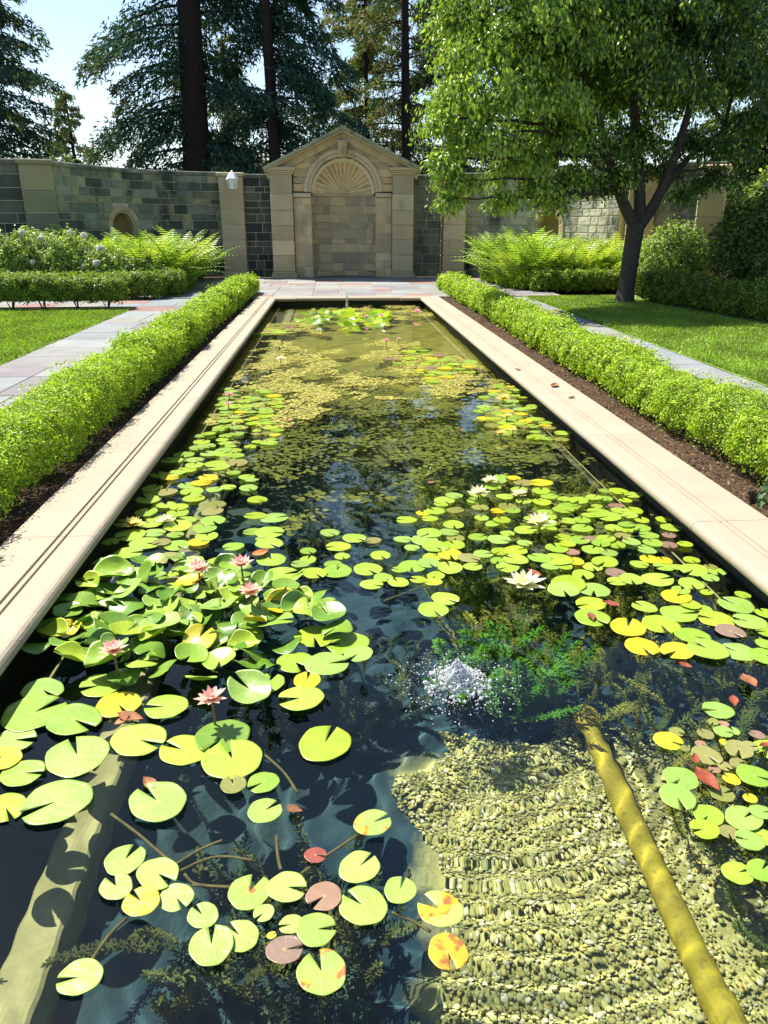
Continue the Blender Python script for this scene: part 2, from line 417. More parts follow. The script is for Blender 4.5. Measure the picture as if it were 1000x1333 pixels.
def ctint(): k = rng.uniform(.97, 1.03); return (k, k*rng.uniform(.99, 1.0), k*rng.uniform(.98, 1.0))
def run(L, seglen):
    n = max(1, round(L/seglen)); e = [0]+[L*(k+rng.uniform(-.1, .1))/n for k in range(1, n)]+[L]; return e
e = run(PY1-PY0, 1.75)
for a, b in zip(e[:-1], e[1:]):
    last = b > PY1-PY0-.01; first = a < .01
    coping_stone(cop, b-a, (PX1, PY0+a, 0), 0, ctint(), -1.0 if first else 0, 1.0 if last else 0)           # right, pool side is -X
    # left: rotate by pi, the run goes towards -Y
    coping_stone(cop, b-a, (PX0, PY0+b, 0), math.pi, ctint(), -1.0 if last else 0, 1.0 if first else 0)
# far side (pool towards -Y): local -X -> -Y means rotz = +90deg, the run goes towards -X
PW = PX1-PX0
coping_stone(cop, .46, (PX1, PY1, 0), math.pi/2, ctint(), -1.0, 0)
coping_stone(cop, .46, (PX0+.46, PY1, 0), math.pi/2, ctint(), 0, 1.0)
e = run(PW-.92, 1.25)
for a, b in zip(e[:-1], e[1:]): coping_stone(cop, b-a, (PX1-.46-a, PY1+.10, 0), math.pi/2, ctint())
e = run(PW, 1.2)
for k, (a, b) in enumerate(zip(e[:-1], e[1:])):
    coping_stone(cop, b-a, (PX0+a, PY0, 0), -math.pi/2, ctint(), -1.0 if a < .01 else 0, 1.0 if b > PW-.01 else 0)

# ================================================================== STONEWORK
_sc = {}
def stone_me(wd, h, d, rock, var, mat):
    key = (round(wd/.08), round(h/.04), rock, var, mat.name)
    if key in _sc: return _sc[key]
    r = np.random.RandomState(hash((key[0], key[1], var)) % 99999)
    wq, hq = round(wd/.08)*.08, round(h/.04)*.04
    wq = max(wq, .08); hq = max(hq, .04)
    b = .012
    xs = np.array([-wq/2, -wq/2+b, -wq*.17, wq*.17, wq/2-b, wq/2]); zs = np.array([-hq/2, -hq/2+b, 0, hq/2-b, hq/2])
    X, Z = np.meshgrid(xs, zs); Y = np.zeros_like(X)
    edge = np.zeros_like(X, bool); edge[0] = edge[-1] = True; edge[:, 0] = edge[:, -1] = True
    Y[edge] = .008; Y[~edge] = -rock*(.25+r.rand((~edge).sum()))
    nx, nz = 6, 5
    V = np.stack([X, Y, Z], 2).reshape(-1, 3)
    a = np.array([j*nx+i for j in range(nz-1) for i in range(nx-1)]); F = np.stack([a, a+1, a+nx+1, a+nx], 1)
    per = list(range(nx))+[k*nx+nx-1 for k in range(1, nz)]+[(nz-1)*nx+k for k in range(nx-2, -1, -1)]+[k*nx for k in range(nz-2, 0, -1)]
    B = V[per].copy(); B[:, 1] = d; n0 = len(V); V = np.vstack([V, B]); k = len(per)
    F2 = np.array([[per[q], n0+q, n0+(q+1) % k, per[(q+1) % k]] for q in range(k)])
    me = meshnp('stone', V, [np.vstack([F, F2])], mat); me['wq'] = wq; me['hq'] = hq
    _sc[key] = me; return me
class Curve:
    def __init__(s, pts, n=80):
        s.P = smoothline(np.array([(a, b, 0) for a, b in pts]), n)[:, :2]
        d = np.linalg.norm(np.diff(s.P, axis=0), axis=1); s.u = np.concatenate([[0], np.cumsum(d)]); s.L = s.u[-1]
    def __call__(s, u):
        x = np.interp(u, s.u, s.P[:, 0]); y = np.interp(u, s.u, s.P[:, 1])
        e = .04; q0 = max(0, u-e); q1 = min(s.L, u+e)
        t = (np.interp(q1, s.u, s.P[:, 0])-np.interp(q0, s.u, s.P[:, 0]), np.interp(q1, s.u, s.P[:, 1])-np.interp(q0, s.u, s.P[:, 1]))
        return float(x), float(y), math.atan2(t[1], t[0])
def palette(rng, cols):
    c = rng.choice(cols); k = rng.uniform(.82, 1.15); return [q*k for q in c]
WALLC = [(1, 1, 1), (.8, .88, .86), (1.15, 1.1, .92), (.5, .58, .6), (1.3, 1.2, .95), (.34, .4, .43), (.9, .9, .8)]
DARKC = [(.24, .27, .30), (.36, .39, .41), (.17, .19, .22), (.5, .52, .5)]
GREYC = [(.75, .76, .74), (.9, .88, .82), (.62, .64, .64), (1.0, .95, .85)]
LIGHTC = [(1.5, 1.42, 1.25), (1.65, 1.55, 1.35), (1.35, 1.3, 1.18), (1.8, 1.66, 1.42)]
BUFF = [(1, 1, 1), (.92, .92, .9), (1.08, 1.02, .92), (.85, .85, .83), (1.0, .95, .85)]
def lay_stones(parent, curve, z0, z1, rng, mat, cols, hr=(.18, .32), wr=(.3, .85), rock=.014, segs=None, depth=.06, minw=.1, rows=None):
    base = Vector(parent.location) if parent.parent is None else Vector(parent.location)+Vector(parent.parent.location)
    z = z0
    while z < z1-.03:
        h = rng.uniform(*hr)
        if z+h > z1-.12: h = z1-z
        zm = z+h/2
        for (ua, ub) in (segs(zm, h) if segs else [(0, curve.L)]):
            if ub-ua < minw: continue
            u = ua
            while u < ub-.02:
                wd = rng.uniform(*wr)
                if u+wd > ub-wr[0]*.6: wd = ub-u
                if wd > wr[1]*1.35: wd = wd/2
                xa, ya, _ = curve(u); xb, yb, _ = curve(u+wd); x, y, th = (xa+xb)/2, (ya+yb)/2, math.atan2(yb-ya, xb-xa); g = .009
                me = stone_me(wd, h, depth, rock, rng.randrange(3), mat)
                put('stone', me, parent, Vector((x, y, zm))-base, (0, 0, th), ((wd-2*g)/me['wq'], 1, (h-2*g)/me['hq']), palette(rng, cols))
                u += wd
        z += h
def core_strip(name, parent, curve, z0, z1, back, thick, mat, hole=None, du=.06, dz=.06):
    # solid wall core behind the stone faces; hole(u, z) True where it is open
    base = Vector(parent.location)
    nu = max(1, int(curve.L/du)); nz = max(1, int((z1-z0)/dz)) if hole else 1
    us = np.linspace(0, curve.L, nu+1); zs = np.linspace(z0, z1, nz+1)
    mb = MB(); Vf = []; Vb = []
    for z in zs:
        for u in us:
            x, y, th = curve(u); n = (math.sin(th), -math.cos(th))
            Vf.append((x-n[0]*back-base.x, y-n[1]*back-base.y, z-base.z)); Vb.append((x-n[0]*(back+thick)-base.x, y-n[1]*(back+thick)-base.y, z-base.z))
    F = [[j*(nu+1)+i, j*(nu+1)+i+1, (j+1)*(nu+1)+i+1, (j+1)*(nu+1)+i] for j in range(nz) for i in range(nu) if not (hole and hole((us[i]+us[i+1])/2, (zs[j]+zs[j+1])/2))]
    k = len(Vf); Fb = [[q+k for q in reversed(f)] for f in F]
    top = [[nz*(nu+1)+i, nz*(nu+1)+i+1, k+nz*(nu+1)+i+1, k+nz*(nu+1)+i] for i in range(nu)]
    e0 = [[j*(nu+1), (j+1)*(nu+1), k+(j+1)*(nu+1), k+j*(nu+1)] for j in range(nz)]; e1 = [[j*(nu+1)+nu, k+j*(nu+1)+nu, k+(j+1)*(nu+1)+nu, (j+1)*(nu+1)+nu] for j in range(nz)]
    me = meshnp(name, Vf+Vb, np.array(F+Fb+top+e0+e1), mat)
    return put(name, me, parent)
def cap_run(parent, curve, z, rng, w0=.32, h=.12, over=.05, mat=None, back=.0, thick=.5, cols=BUFF, name='cap_stone'):
    base = Vector(parent.location); n = max(1, round(curve.L/.95))
    for k in range(n):
        ua, ub = curve.L*k/n+.004, curve.L*(k+1)/n-.004; mb = MB(); A = []
        for u in np.linspace(ua, ub, 5):
            x, y, th = curve(u); nn = (math.sin(th), -math.cos(th))
            for (o, zz) in ((over, z), (over, z+h*.75), (over-.03, z+h), (-thick, z+h), (-thick, z)):
                A.append((x+nn[0]*o-base.x, y+nn[1]*o-base.y, zz-base.z))
        F = [[q*5+i, q*5+(i+1) % 5, (q+1)*5+(i+1) % 5, (q+1)*5+i] for q in range(4) for i in range(5)]
        me = meshnp(name, A, [np.array(F), np.array([[0, 1, 2, 3, 4], [24, 23, 22, 21, 20]])], mat or M['wall'])
        put(name, fixn(me), parent, color=palette(rng, cols))
def pier(name, loc, th, wd, dp, H, label, cat, rng, nblk, mat, cols, group=None, capcol=None, core=True):
    t = thing(name, loc, label, cat, group, th)
    V, F = box_vf(-wd/2+.02, wd/2-.02, -dp/2+.02, dp/2-.02, -.1, H-.1)
    put('core', meshnp('core', V, F, M['mortar']), t)
    bh = (H-.12-.16)/nblk
    V, F = bevbox_vf(-wd/2-.05, wd/2+.05, -dp/2-.05, dp/2+.05, -.12, .16, .02); put('plinth', fixn(meshnp('plinth', V, F, mat)), t, color=palette(rng, cols))
    for k in range(nblk):
        V, F = bevbox_vf(-wd/2, wd/2, -dp/2, dp/2, .006, bh-.006, .022)
        put('block', fixn(meshnp('block', V, F, mat)), t, (0, 0, .16+k*bh), color=palette(rng, cols))
    V, F = bevbox_vf(-wd/2-.06, wd/2+.06, -dp/2-.06, dp/2+.06, 0, .12, .025); put('cap_stone', fixn(meshnp('cap_stone', V, F, mat)), t, (0, 0, H-.12), color=palette(rng, capcol or cols))
    return t

WTOP = 3.08
def alcove(parent, curve, uc, zc, ro, ri, rng):
    # a small round-headed recess: ring of voussoirs and a hollow with an ochre back
    base = Vector(parent.location); x, y, th = curve(uc); mt = Matrix.Rotation(th, 3, 'Z')
    def W(u, d, z): return Vector((x, y, 0))+mt @ Vector((u, d, 0))+Vector((0, 0, z))-base
    n = 9
    for k in range(n):
        a0, a1 = math.pi*k/n, math.pi*(k+1)/n; mb = MB(); A = []
        for a in np.linspace(a0+.008, a1-.008, 3):
            for (r_, d) in ((ri, .16), (ri, -.03), (ri+.07, -.03), (ri+.075, -.075), (ro, -.075), (ro+.02, .10)):
                A.append(W(-math.cos(a)*r_, d, zc+math.sin(a)*r_))
        F = [[q*6+i, q*6+(i+1) % 6, (q+1)*6+(i+1) % 6, (q+1)*6+i] for q in range(2) for i in range(6)]
        put('arch_stone', fixn(meshnp('arch_stone', A, [np.array(F), np.array([[0, 1, 2, 3, 4, 5], [17, 16, 15, 14, 13, 12]])], M['block'])), parent, color=palette(rng, BUFF))
    for s in (-1, 1):
        for k in range(3):
            z0 = zc-.42*(k+1); A = []
            for z in (z0+.004, z0+.416):
                for (r_, d) in ((ri, .16), (ri, -.03), (ri+.07, -.03), (ri+.075, -.075), (ro, -.075), (ro+.02, .10)): A.append(W(s*r_, d, z))
            F = [[i, (i+1) % 6, 6+(i+1) % 6, 6+i] for i in range(6)]
            put('jamb_stone', fixn(meshnp('jamb_stone', A, [np.array(F), np.array([[0, 1, 2, 3, 4, 5], [11, 10, 9, 8, 7, 6]])], M['block'])), parent, color=palette(rng, BUFF))
    A = []; nb = 14                                     # hollow: half drum below, quarter sphere above
    rows = [(zc-1.3, 1.0), (zc, 1.0)]+[(zc+ri*math.sin(b), math.cos(b)) for b in np.linspace(.12, math.pi/2-.02, 8)]
    for (z, k) in rows:
        for a in np.linspace(0, math.pi, nb): A.append(W(-math.cos(a)*(ri+.01)*k, .12+math.sin(a)*.30*k, z))
    F = [[j*nb+i, j*nb+i+1, (j+1)*nb+i+1, (j+1)*nb+i] for j in range(len(rows)-1) for i in range(nb-1)]
    put('recess', meshnp('recess', A, np.array(F), M['ochre'], smooth=True), parent)
M['ochre'] = stone_mat('ochre_plaster', (.36, .26, .11), (.28, .21, .09), (.12, .10, .06), .15, .9, 3, .3, objcol=False)
XC = 0.38
CL = [(-7.42, 23.0), (-6.75, 24.9), (-5.85, 26.25), (-4.75, 27.1), (-3.55, 27.45)]
CR = [(2*XC-a, b) for a, b in CL[::-1]]
rngw = random.Random(21)
for side, pts, cols, lab in (('l', CL, WALLC, 'curved grey stone wall streaked dark, behind the white rose bushes'), ('r', CR, LIGHTC, 'curved pale stone wall behind the broadleaf tree')):
    cv = Curve(pts); uc = cv.L*(.44 if side == 'l' else .50); zc, ro, ri = 1.52, .62, .42
    gw = thing('garden_wall', (pts[2][0], pts[2][1], -.05), lab, 'wall')
    inh = lambda u, z: abs(u-uc) < ri+.05 and (z < zc or math.hypot(u-uc, z-zc) < ri+.06)
    core_strip('core', gw, cv, -.05, WTOP, .011, .45, M['mortar'], inh)
    def segs(zm, h, uc=uc, zc=zc, ro=ro, cv=cv):
        d = zm-zc
        if d > ro: return [(0, cv.L)]
        ch = ro+.005 if d < 0 else math.sqrt(max(0, ro*ro-d*d))
        return [(0, uc-ch), (uc+ch, cv.L)]
    lay_stones(gw, cv, -.05, WTOP, rngw, M['wall'], cols, (.17, .30), (.28, .85), .018 if side == 'l' else .012, segs)
    cap_run(gw, cv, WTOP, rngw, cols=[(.8, .8, .76), (.65, .66, .64)], thick=.5)
    alcove(gw, cv, uc, zc, ro, ri, rngw)
# straight dark links beside the niche
for nm, pts, cols, lab in (('link', [(-2.80, 27.05), (-1.86, 27.05)], DARKC, 'narrow blackened stone wall between lantern pier and niche'), ('link', [(2.56, 27.05), (3.62, 27.05)], GREYC, 'narrow grey stone wall between niche and buff pier')):
    cv = Curve(pts, 4); gw = thing('link_wall', ((pts[0][0]+pts[1][0])/2, 27.05, -.05), lab, 'wall')
    core_strip('core', gw, cv, -.05, 3.0, .011, .4, M['mortar']); lay_stones(gw, cv, -.05, 3.0, rngw, M['wall'], cols, (.15, .34), (.22, .6), .016)
    cap_run(gw, cv, 3.0, rngw, cols=[(.5, .5, .48)], thick=.42)
# outer walls beyond the far piers
for pts, cols, lab in (([(-11.5, 22.1), (-8.1, 22.4)], DARKC, 'straight dark stone wall outside the wide left wall pier'), ([(9.0, 22.4), (10.7, 22.1)], GREYC, 'shaded stone wall between tree trunk and dark shrub')):
    cv = Curve(pts, 4); gw = thing('outer_wall', (pts[0][0], 22.3, -.05), lab.replace('left ', ''), 'wall')
    core_strip('core', gw, cv, -.05, WTOP, .011, .4, M['mortar']); lay_stones(gw, cv, -.05, WTOP, rngw, M['wall'], cols, (.18, .34), (.3, .8), .02)
    cap_run(gw, cv, WTOP, rngw, cols=[(.6, .6, .57)], thick=.42)
pier('wall_pier', (-3.19, 27.2, -.02), 0, .76, .70, 3.17, 'tall sandstone block pier carrying the white lantern', 'pier', rngw, 6, M['block'], BUFF)
pier('wall_pier', (4.04, 27.2, -.02), 0, .74, .70, 3.17, 'clean buff sandstone block pier beside the fern bed', 'pier', rngw, 6, M['block'], [(1.2, 1.15, 1.05), (1.3, 1.2, 1.08)])
pier('wall_pier', (-7.72, 22.55, -.02), .35, .80, .75, 3.2, 'wide grey green sandstone pier at the end of the streaked curved wall', 'pier', rngw, 5, M['block'], [(.5, .57, .55), (.68, .71, .66), (.38, .46, .48)])  # darker, cooler block tints than the other piers
pier('wall_pier', (8.64, 22.6, -.02), -.35, .74, .75, 3.1, 'ochre sandstone pier just behind the tree trunk', 'pier', rngw, 5, M['block'], [(.95, .85, .62), (.85, .78, .6)])
t = pier('wall_pier', (9.6, 20.4, -.02), -.5, .62, .7, 3.0, 'sunlit rough stone pier above the dark shrub', 'pier', rngw, 5, M['block'], [(1.1, 1.0, .85)])

# ================================================================== NICHE
NY = 26.2
def nxx(px): return float(ony(px, 300, NY)[0])
def nzz(py): return float(ony(447, py, NY)[2])
nic = thing('stone_niche', (XC, NY, -.03), 'buff sandstone arched niche with shell head under a gabled pediment', 'niche')
B0 = Vector(nic.location); rngn = random.Random(5)
ZS, RI, RO = 2.50, 1.01, 1.23                            # spring line, arch radii
PL = [(-1.90, -1.20), (1.92, 2.60)]
for k, (a, b) in enumerate(PL):
    t = bpy.data.objects.new('pilaster', None); COL.objects.link(t); t.parent = nic; t.location = ((a+b)/2-B0.x, 0, 0)
    hw = (b-a)/2
    V, F = box_vf(-hw+.02, hw-.02, -.13, .6, 0, 3.2); put('core', meshnp('core', V, F, M['mortar']), t)
    V, F = bevbox_vf(-hw-.06, hw+.06, -.22, .6, 0, .13, .015); put('base', fixn(meshnp('base', V, F, M['block'])), t, color=(.8, .8, .78))
    V, F = bevbox_vf(-hw-.03, hw+.03, -.19, .6, .132, .2, .02); put('base', fixn(meshnp('base', V, F, M['block'])), t, color=(.85, .85, .82))
    zb = [.2, .70, 1.17, 1.60, 2.05, 2.53]
    for q in range(5):
        V, F = bevbox_vf(-hw, hw, -.16, .6, zb[q]+.006, zb[q+1]-.006, .02)
        put('block', fixn(meshnp('block', V, F, M['block'])), t, color=palette(rngn, BUFF))
    V, F = bevbox_vf(-hw+.01, hw-.01, -.15, .6, 2.536, 3.08, .012); put('block', fixn(meshnp('block', V, F, M['block'])), t, color=palette(rngn, BUFF))
    for q, (o, za, zb_) in enumerate(((.02, 3.083, 3.14), (.06, 3.143, 3.20), (.11, 3.203, 3.29))):
        V, F = bevbox_vf(-hw-o, hw+o, -.16-o, .6, za, zb_, .012); put('capital', fixn(meshnp('capital', V, F, M['block'])), t, color=(.95, .95, .92))
# jamb piers either side of the recess
for (a, b) in ((-1.196, XC-RI), (XC+RI, 1.916)):
    cv = Curve([(a, NY), (b, NY)], 3)
    V, F = box_vf(a-B0.x+.01, b-B0.x-.004, .011, .75, -.02, ZS-.1); put('core', meshnp('core', V, F, M['mortar']), nic)
    lay_stones(nic, cv, -.02, ZS-.10, rngn, M['niche'], BUFF, (.2, .36), (.25, .5), .008, depth=.3)
    V, F = bevbox_vf(a-B0.x-.0, b-B0.x+.0, -.06, .5, ZS-.10+.03, ZS+.03+.03, .02); put('impost', fixn(meshnp('impost', V, F, M['block'])), nic, color=(1, 1, .97))
# spandrel stones up to the gable
SL = math.tan(R(25.5)); ZA = 4.33
gl = lambda z: (ZA-.22-z)/SL
cv = Curve([(XC-2.35, NY+.02), (XC+2.35, NY+.02)], 3)
def segs(zm, h):
    g = min(gl(zm+h*.1), 1.56 if zm < 3.3 else 9); d = zm-ZS-.06
    ch = math.sqrt(max(0, RO*RO-d*d)) if d < RO else 0
    mid = 2.35
    if d >= RO: return [(mid-g, mid+g)]
    return [(mid-g, mid-ch+.03), (mid+ch-.03, mid+g)]
lay_stones(nic, cv, ZS+.06, ZA-.3, rngn, M['niche'], BUFF, (.16, .26), (.3, .7), .006, segs, depth=.3, minw=.04)
A = []; nb = 24                                           # spandrel core: polygon with the arch cut out, extruded
arc = [(math.cos(a)*(RO-.06), ZS+.06+math.sin(a)*(RO-.06)) for a in np.linspace(math.pi, 0, nb)]
outp = [(-1.62+3.24*k/(nb-1), 0) for k in range(nb)]
outp = [(x, min(ZA-.25-abs(x)*SL, 9)) for x, _ in outp]
for yy in (.033, .7):
    A += [(x, yy, z+.03) for x, z in arc]+[(x, yy, z+.03) for x, z in outp]
F = []
for i in range(nb-1):
    F += [[i, i+1, nb+i+1, nb+i], [2*nb+i+1, 2*nb+i, 3*nb+i, 3*nb+i+1], [i, 2*nb+i, 2*nb+i+1, i+1], [nb+i, nb+i+1, 3*nb+i+1, 3*nb+i]]
F += [[0, nb, 3*nb, 2*nb], [nb-1, 3*nb-1, 4*nb-1, 2*nb-1]]
put('spandrel_core', fixn(meshnp('spandrel_core', A, np.array(F), M['mortar'])), nic)
# archivolt: two stepped rings
for (r0, r1, y0) in ((RI, RI+.10, -.045), (RI+.10, RO, -.085)):
    A = []; n = 40
    for a in np.linspace(0, math.pi, n):
        for (r_, d) in ((r0, .35), (r0, y0+.012), (r0+.012, y0), (r1-.012, y0), (r1, y0+.012), (r1, .35)):
            A.append((-math.cos(a)*r_, d, ZS+.09+math.sin(a)*r_))
    F = [[q*6+i, q*6+(i+1) % 6, (q+1)*6+(i+1) % 6, (q+1)*6+i] for q in range(n-1) for i in range(6)]
    put('archivolt', fixn(meshnp('archivolt', A, [np.array(F), np.array([[0, 1, 2, 3, 4, 5], [n*6-1, n*6-2, n*6-3, n*6-4, n*6-5, n*6-6]])], M['block'])), nic, color=(1.02, 1.0, .96))
ks = thing('x', (0, 0, 0), None, None); ks.name = 'keystone'; ks.parent = nic; ks.location = (0, -.1, ZS+.09)
kz = (RI-.02, RO+.16)
A = [(-.10, .4, kz[0]), (.10, .4, kz[0]), (.14, .4, kz[1]), (-.14, .4, kz[1]), (-.10, -.06, kz[0]), (.10, -.06, kz[0]), (.14, -.12, kz[1]), (-.14, -.12, kz[1])]
put('keystone_block', fixn(meshnp('keystone_block', A, BOXF, M['block'])), ks, color=(.95, .93, .88))
V, F = bevbox_vf(-.17, .17, -.15, .4, kz[1]+.003, kz[1]+.06, .01); put('keystone_cap', fixn(meshnp('keystone_cap', V, F, M['block'])), ks, color=(.9, .88, .84))
for q in (-.05, 0, .05):
    V, F = bevbox_vf(q-.014, q+.014, -.115, -.05, kz[0]+.06, kz[1]-.05, .008); put('flute', fixn(meshnp('flute', V, F, M['block'])), ks, color=(.95, .93, .88))
# raking cornices, each of stones laid along the slope
for s in (-1, 1):
    Ltot = 2.45/math.cos(R(25.5)); ang = -s*R(25.5) if s > 0 else R(25.5)
    n = 4
    for layer, (th0, th1, yo, m_, c0) in enumerate(((-.30, -.11, -.10, 'niche', (1.0, .97, .92)), (-.107, -.04, -.26, 'block', (.95, .93, .88)), (-.037, .045, -.36, 'wall', (1.35, 1.28, 1.12)))):
        for k in range(n):
            a, b = Ltot*k/n+.003, Ltot*(k+1)/n-.003
            P = []
            for yy in (yo, .75):
                for d, hgt in ((a, th0), (b, th0), (b, th1), (a, th1)):
                    # along the slope from the apex, hgt perpendicular
                    x = d*math.cos(R(25.5))+hgt*math.sin(R(25.5)); z = -d*math.sin(R(25.5))+hgt*math.cos(R(25.5))
                    if k == 0 and d < .01: x = .0015; z = hgt/math.cos(R(25.5))
                    P.append((s*x, yy, ZA+.06+z))
            F = np.array([[0, 1, 2, 3], [7, 6, 5, 4], [0, 4, 5, 1], [1, 5, 6, 2], [2, 6, 7, 3], [3, 7, 4, 0]])
            kk = rngn.uniform(.88, 1.08)
            put('cornice_stone', fixn(meshnp('cornice_stone', P, F, M[m_])), nic, color=[q*kk for q in c0])
# recess: elliptical plan, coursed stones, a ledge, a shell of wedges above
DEP = .62
pts = [(XC-math.cos(a)*RI, NY+.16+math.sin(a)*DEP) for a in np.linspace(0, math.pi, 13)]
pts = [(pts[0][0], NY+.06)]+pts+[(pts[-1][0], NY+.06)]
cv = Curve(pts, 120)
lay_stones(nic, cv, -.02, ZS-.06, rngn, M['niche'], [(.78, .82, .84), (.9, .9, .88), (.7, .74, .76), (1.0, .97, .9)], (.15, .33), (.24, .60), .006, depth=.05)
base_ = Vector(nic.location); A = []
us = np.linspace(0, cv.L, 60)
for z in (-.02, ZS+.1):
    for u in us:
        x, y, th = cv(u); A.append((x-math.sin(th)*.011-base_.x, y+math.cos(th)*.011-base_.y, z-base_.z))
F = [[i, i+1, 60+i+1, 60+i] for i in range(59)]
put('recess_backing', meshnp('recess_backing', A, np.array(F), M['mortar'], smooth=True), nic)
A = []
for u in us:
    x, y, th = cv(u); n_ = (math.sin(th), -math.cos(th))
    for (o, z) in ((.0, ZS-.06), (.04, ZS-.05), (.05, ZS+.02), (.0, ZS+.03)): A.append((x+n_[0]*o-base_.x, y+n_[1]*o-base_.y, z-base_.z))
F = [[q*4+i, q*4+i+1, (q+1)*4+i+1, (q+1)*4+i] for q in range(59) for i in range(3)]
put('ledge', meshnp('ledge', A, np.array(F), M['niche']), nic, color=(.95, .95, .92))
M['ribs'] = plain_mat('lime_pointing', (.80, .74, .56), (.72, .66, .5), .9)
shell = bpy.data.objects.new('shell_head', None); COL.objects.link(shell); shell.parent = nic; shell.location = (0, .10, ZS+.06)
NW = 17
def shp(a, t, lift=0.0):   # t from hub (0) to rim (1), a fan angle; half dome
    rr = RI*(.16+.84*t); dep = math.sqrt(max(0, 1-(.16+.84*t)**2))*DEP
    return (-math.cos(a)*rr*(1-lift*.0), dep-lift, math.sin(a)*rr)
for k in range(NW):
    a0, a1 = math.pi*k/NW+.017, math.pi*(k+1)/NW-.017; A = []; nt2 = 7
    # each wedge is two lengths of stone with a joint at a varied place
    cut = rngn.uniform(.45, .7)
    for (t0, t1) in ((.0, cut-.006), (cut+.006, 1.0)):
        A = []
        for t in np.linspace(t0, t1, nt2):
            wgt = .011*(1-t)*2.0
            for f, lf in ((0, .0), (.2, .006), (.8, .006), (1, .0)):
                A.append(shp(a0+wgt+(a1-a0-2*wgt)*f, t, lf+.001))
        F = [[q*4+i, q*4+i+1, (q+1)*4+i+1, (q+1)*4+i] for q in range(nt2-1) for i in range(3)]
        A2 = [(x, y+.05, z) for x, y, z in A]; n0 = len(A)
        per = [0, 1, 2, 3]+[q*4+3 for q in range(1, nt2)]+[(nt2-1)*4+i for i in (2, 1, 0)]+[q*4 for q in range(nt2-2, 0, -1)]
        F += [[per[q], n0+per[q], n0+per[(q+1) % len(per)], per[(q+1) % len(per)]] for q in range(len(per))]
        put('shell_stone', fixn(meshnp('shell_stone', A+A2, np.array(F), M['shellst'] if 'shellst' in M else M['niche'])), shell, color=palette(rngn, [(1.12, 1.0, .78), (1.0, .92, .74), (1.2, 1.08, .85)]))
A = []
for t in np.linspace(0, 1, 9):
    for a in np.linspace(0, math.pi, 30): A.append(shp(a, t, -.004))
F = [[j*30+i, j*30+i+1, (j+1)*30+i+1, (j+1)*30+i] for j in range(8) for i in range(29)]
put('shell_joint', meshnp('shell_joint', A, np.array(F), M['ribs'], smooth=True), shell)
A = [(0, DEP*.985-.03, 0)]+[(-math.cos(a)*RI*.17, DEP*.985-.035, math.sin(a)*RI*.17) for a in np.linspace(0, math.pi, 12)]
put('hub', meshnp('hub', A, np.array([[0, i, i+1] for i in range(1, 12)]), M['niche']), shell, color=(1.05, .98, .85))
V, F = box_vf(-2.24, 2.18, .82, 1.0, -.02, 3.25); put('back_light_block', meshnp('back_light_block', V, F, M['wall']), nic, color=(.6, .6, .6))  # unseen box added behind the niche to stop light leaking through
# step in front of the niche
V, F = bevbox_vf(-2.34, 2.34, -.34, .6, -.06, .012, .01); put('threshold', fixn(meshnp('threshold', V, F, M['slate'])), nic, color=(.8, .8, .82))

# lantern on the pier
lt = thing('wall_lantern', (-3.12, 26.80, 2.66), 'small white six-sided lantern on the sandstone pier', 'lantern'); lt.scale = (1.25, 1.25, 1.25)
M['lampframe'] = plain_mat('pale_painted_metal', (.55, .55, .53), None, .5); M['frost'] = plain_mat('frosted_glass', (.85, .85, .82), (.8, .8, .78), .25, spec=.5)
def lathe(prof, seg):
    V = []; 
    for (r_, z) in prof:
        for a in np.linspace(0, 2*math.pi, seg, endpoint=False): V.append((r_*math.cos(a), r_*math.sin(a), z))
    i = np.arange(seg); j = (i+1) % seg
    return np.array(V), np.vstack([np.stack([k*seg+i, k*seg+j, (k+1)*seg+j, (k+1)*seg+i], 1) for k in range(len(prof)-1)])
V, F = lathe([(.001, -.02), (.10, 0), (.15, .22), (.001, .221)], 6); put('glass', meshnp('glass', V, F, M['frost']), lt)
V, F = lathe([(.001, .215), (.19, .22), (.18, .24), (.08, .37), (.03, .39), (.03, .42), (.001, .44)], 6); put('roof', meshnp('roof', V, F, M['frost']), lt)
mb = MB()
for k in range(6):
    a = k*math.pi/3; mb.add(*tube_vf([(.104*math.cos(a), .104*math.sin(a), 0), (.154*math.cos(a), .154*math.sin(a), .22)], .008, 5))
put('frame', mb.mesh('frame', M['lampframe']), lt)
mb = MB(); mb.add(*tube_vf([(0, 0, -.02), (0, .02, -.07), (0, .10, -.08)], .014, 6)); put('bracket', mb.mesh('bracket', M['lampframe']), lt)

# ================================================================== VEGETATION
def unit(a): return a/(np.linalg.norm(a, axis=1)[:, None]+1e-9)
def leafquads(P, N, S, r, asp=.55, jit=.6, T=None, fold=.12):
    # pointed leaves: four corners each, folded a little along the midrib
    n = len(P); N = unit(N+jit*r.randn(n, 3)); A = r.randn(n, 3) if T is None else T+.35*r.randn(n, 3)
    A = unit(A-N*(A*N).sum(1)[:, None]); B = np.cross(N, A); S = np.broadcast_to(S, (n,))[:, None]
    V = np.stack([P-A*S*.5, P+B*S*asp*.5+N*S*fold, P+A*S*.5, P-B*S*asp*.5+N*S*fold], 1).reshape(-1, 3)
    return V, np.arange(4*n).reshape(-1, 4)
def pick(pal, n, r, lo=.8, hi=1.2):
    pal = np.array(pal); return pal[r.randint(0, len(pal), n)]*(lo+(hi-lo)*r.rand(n))[:, None]
def leafmesh(name, P, N, S, C, r, mat, **k):
    V, F = leafquads(P, N, S, r, **k); return meshnp(name, V, F, mat, np.repeat(C, 4, 0))

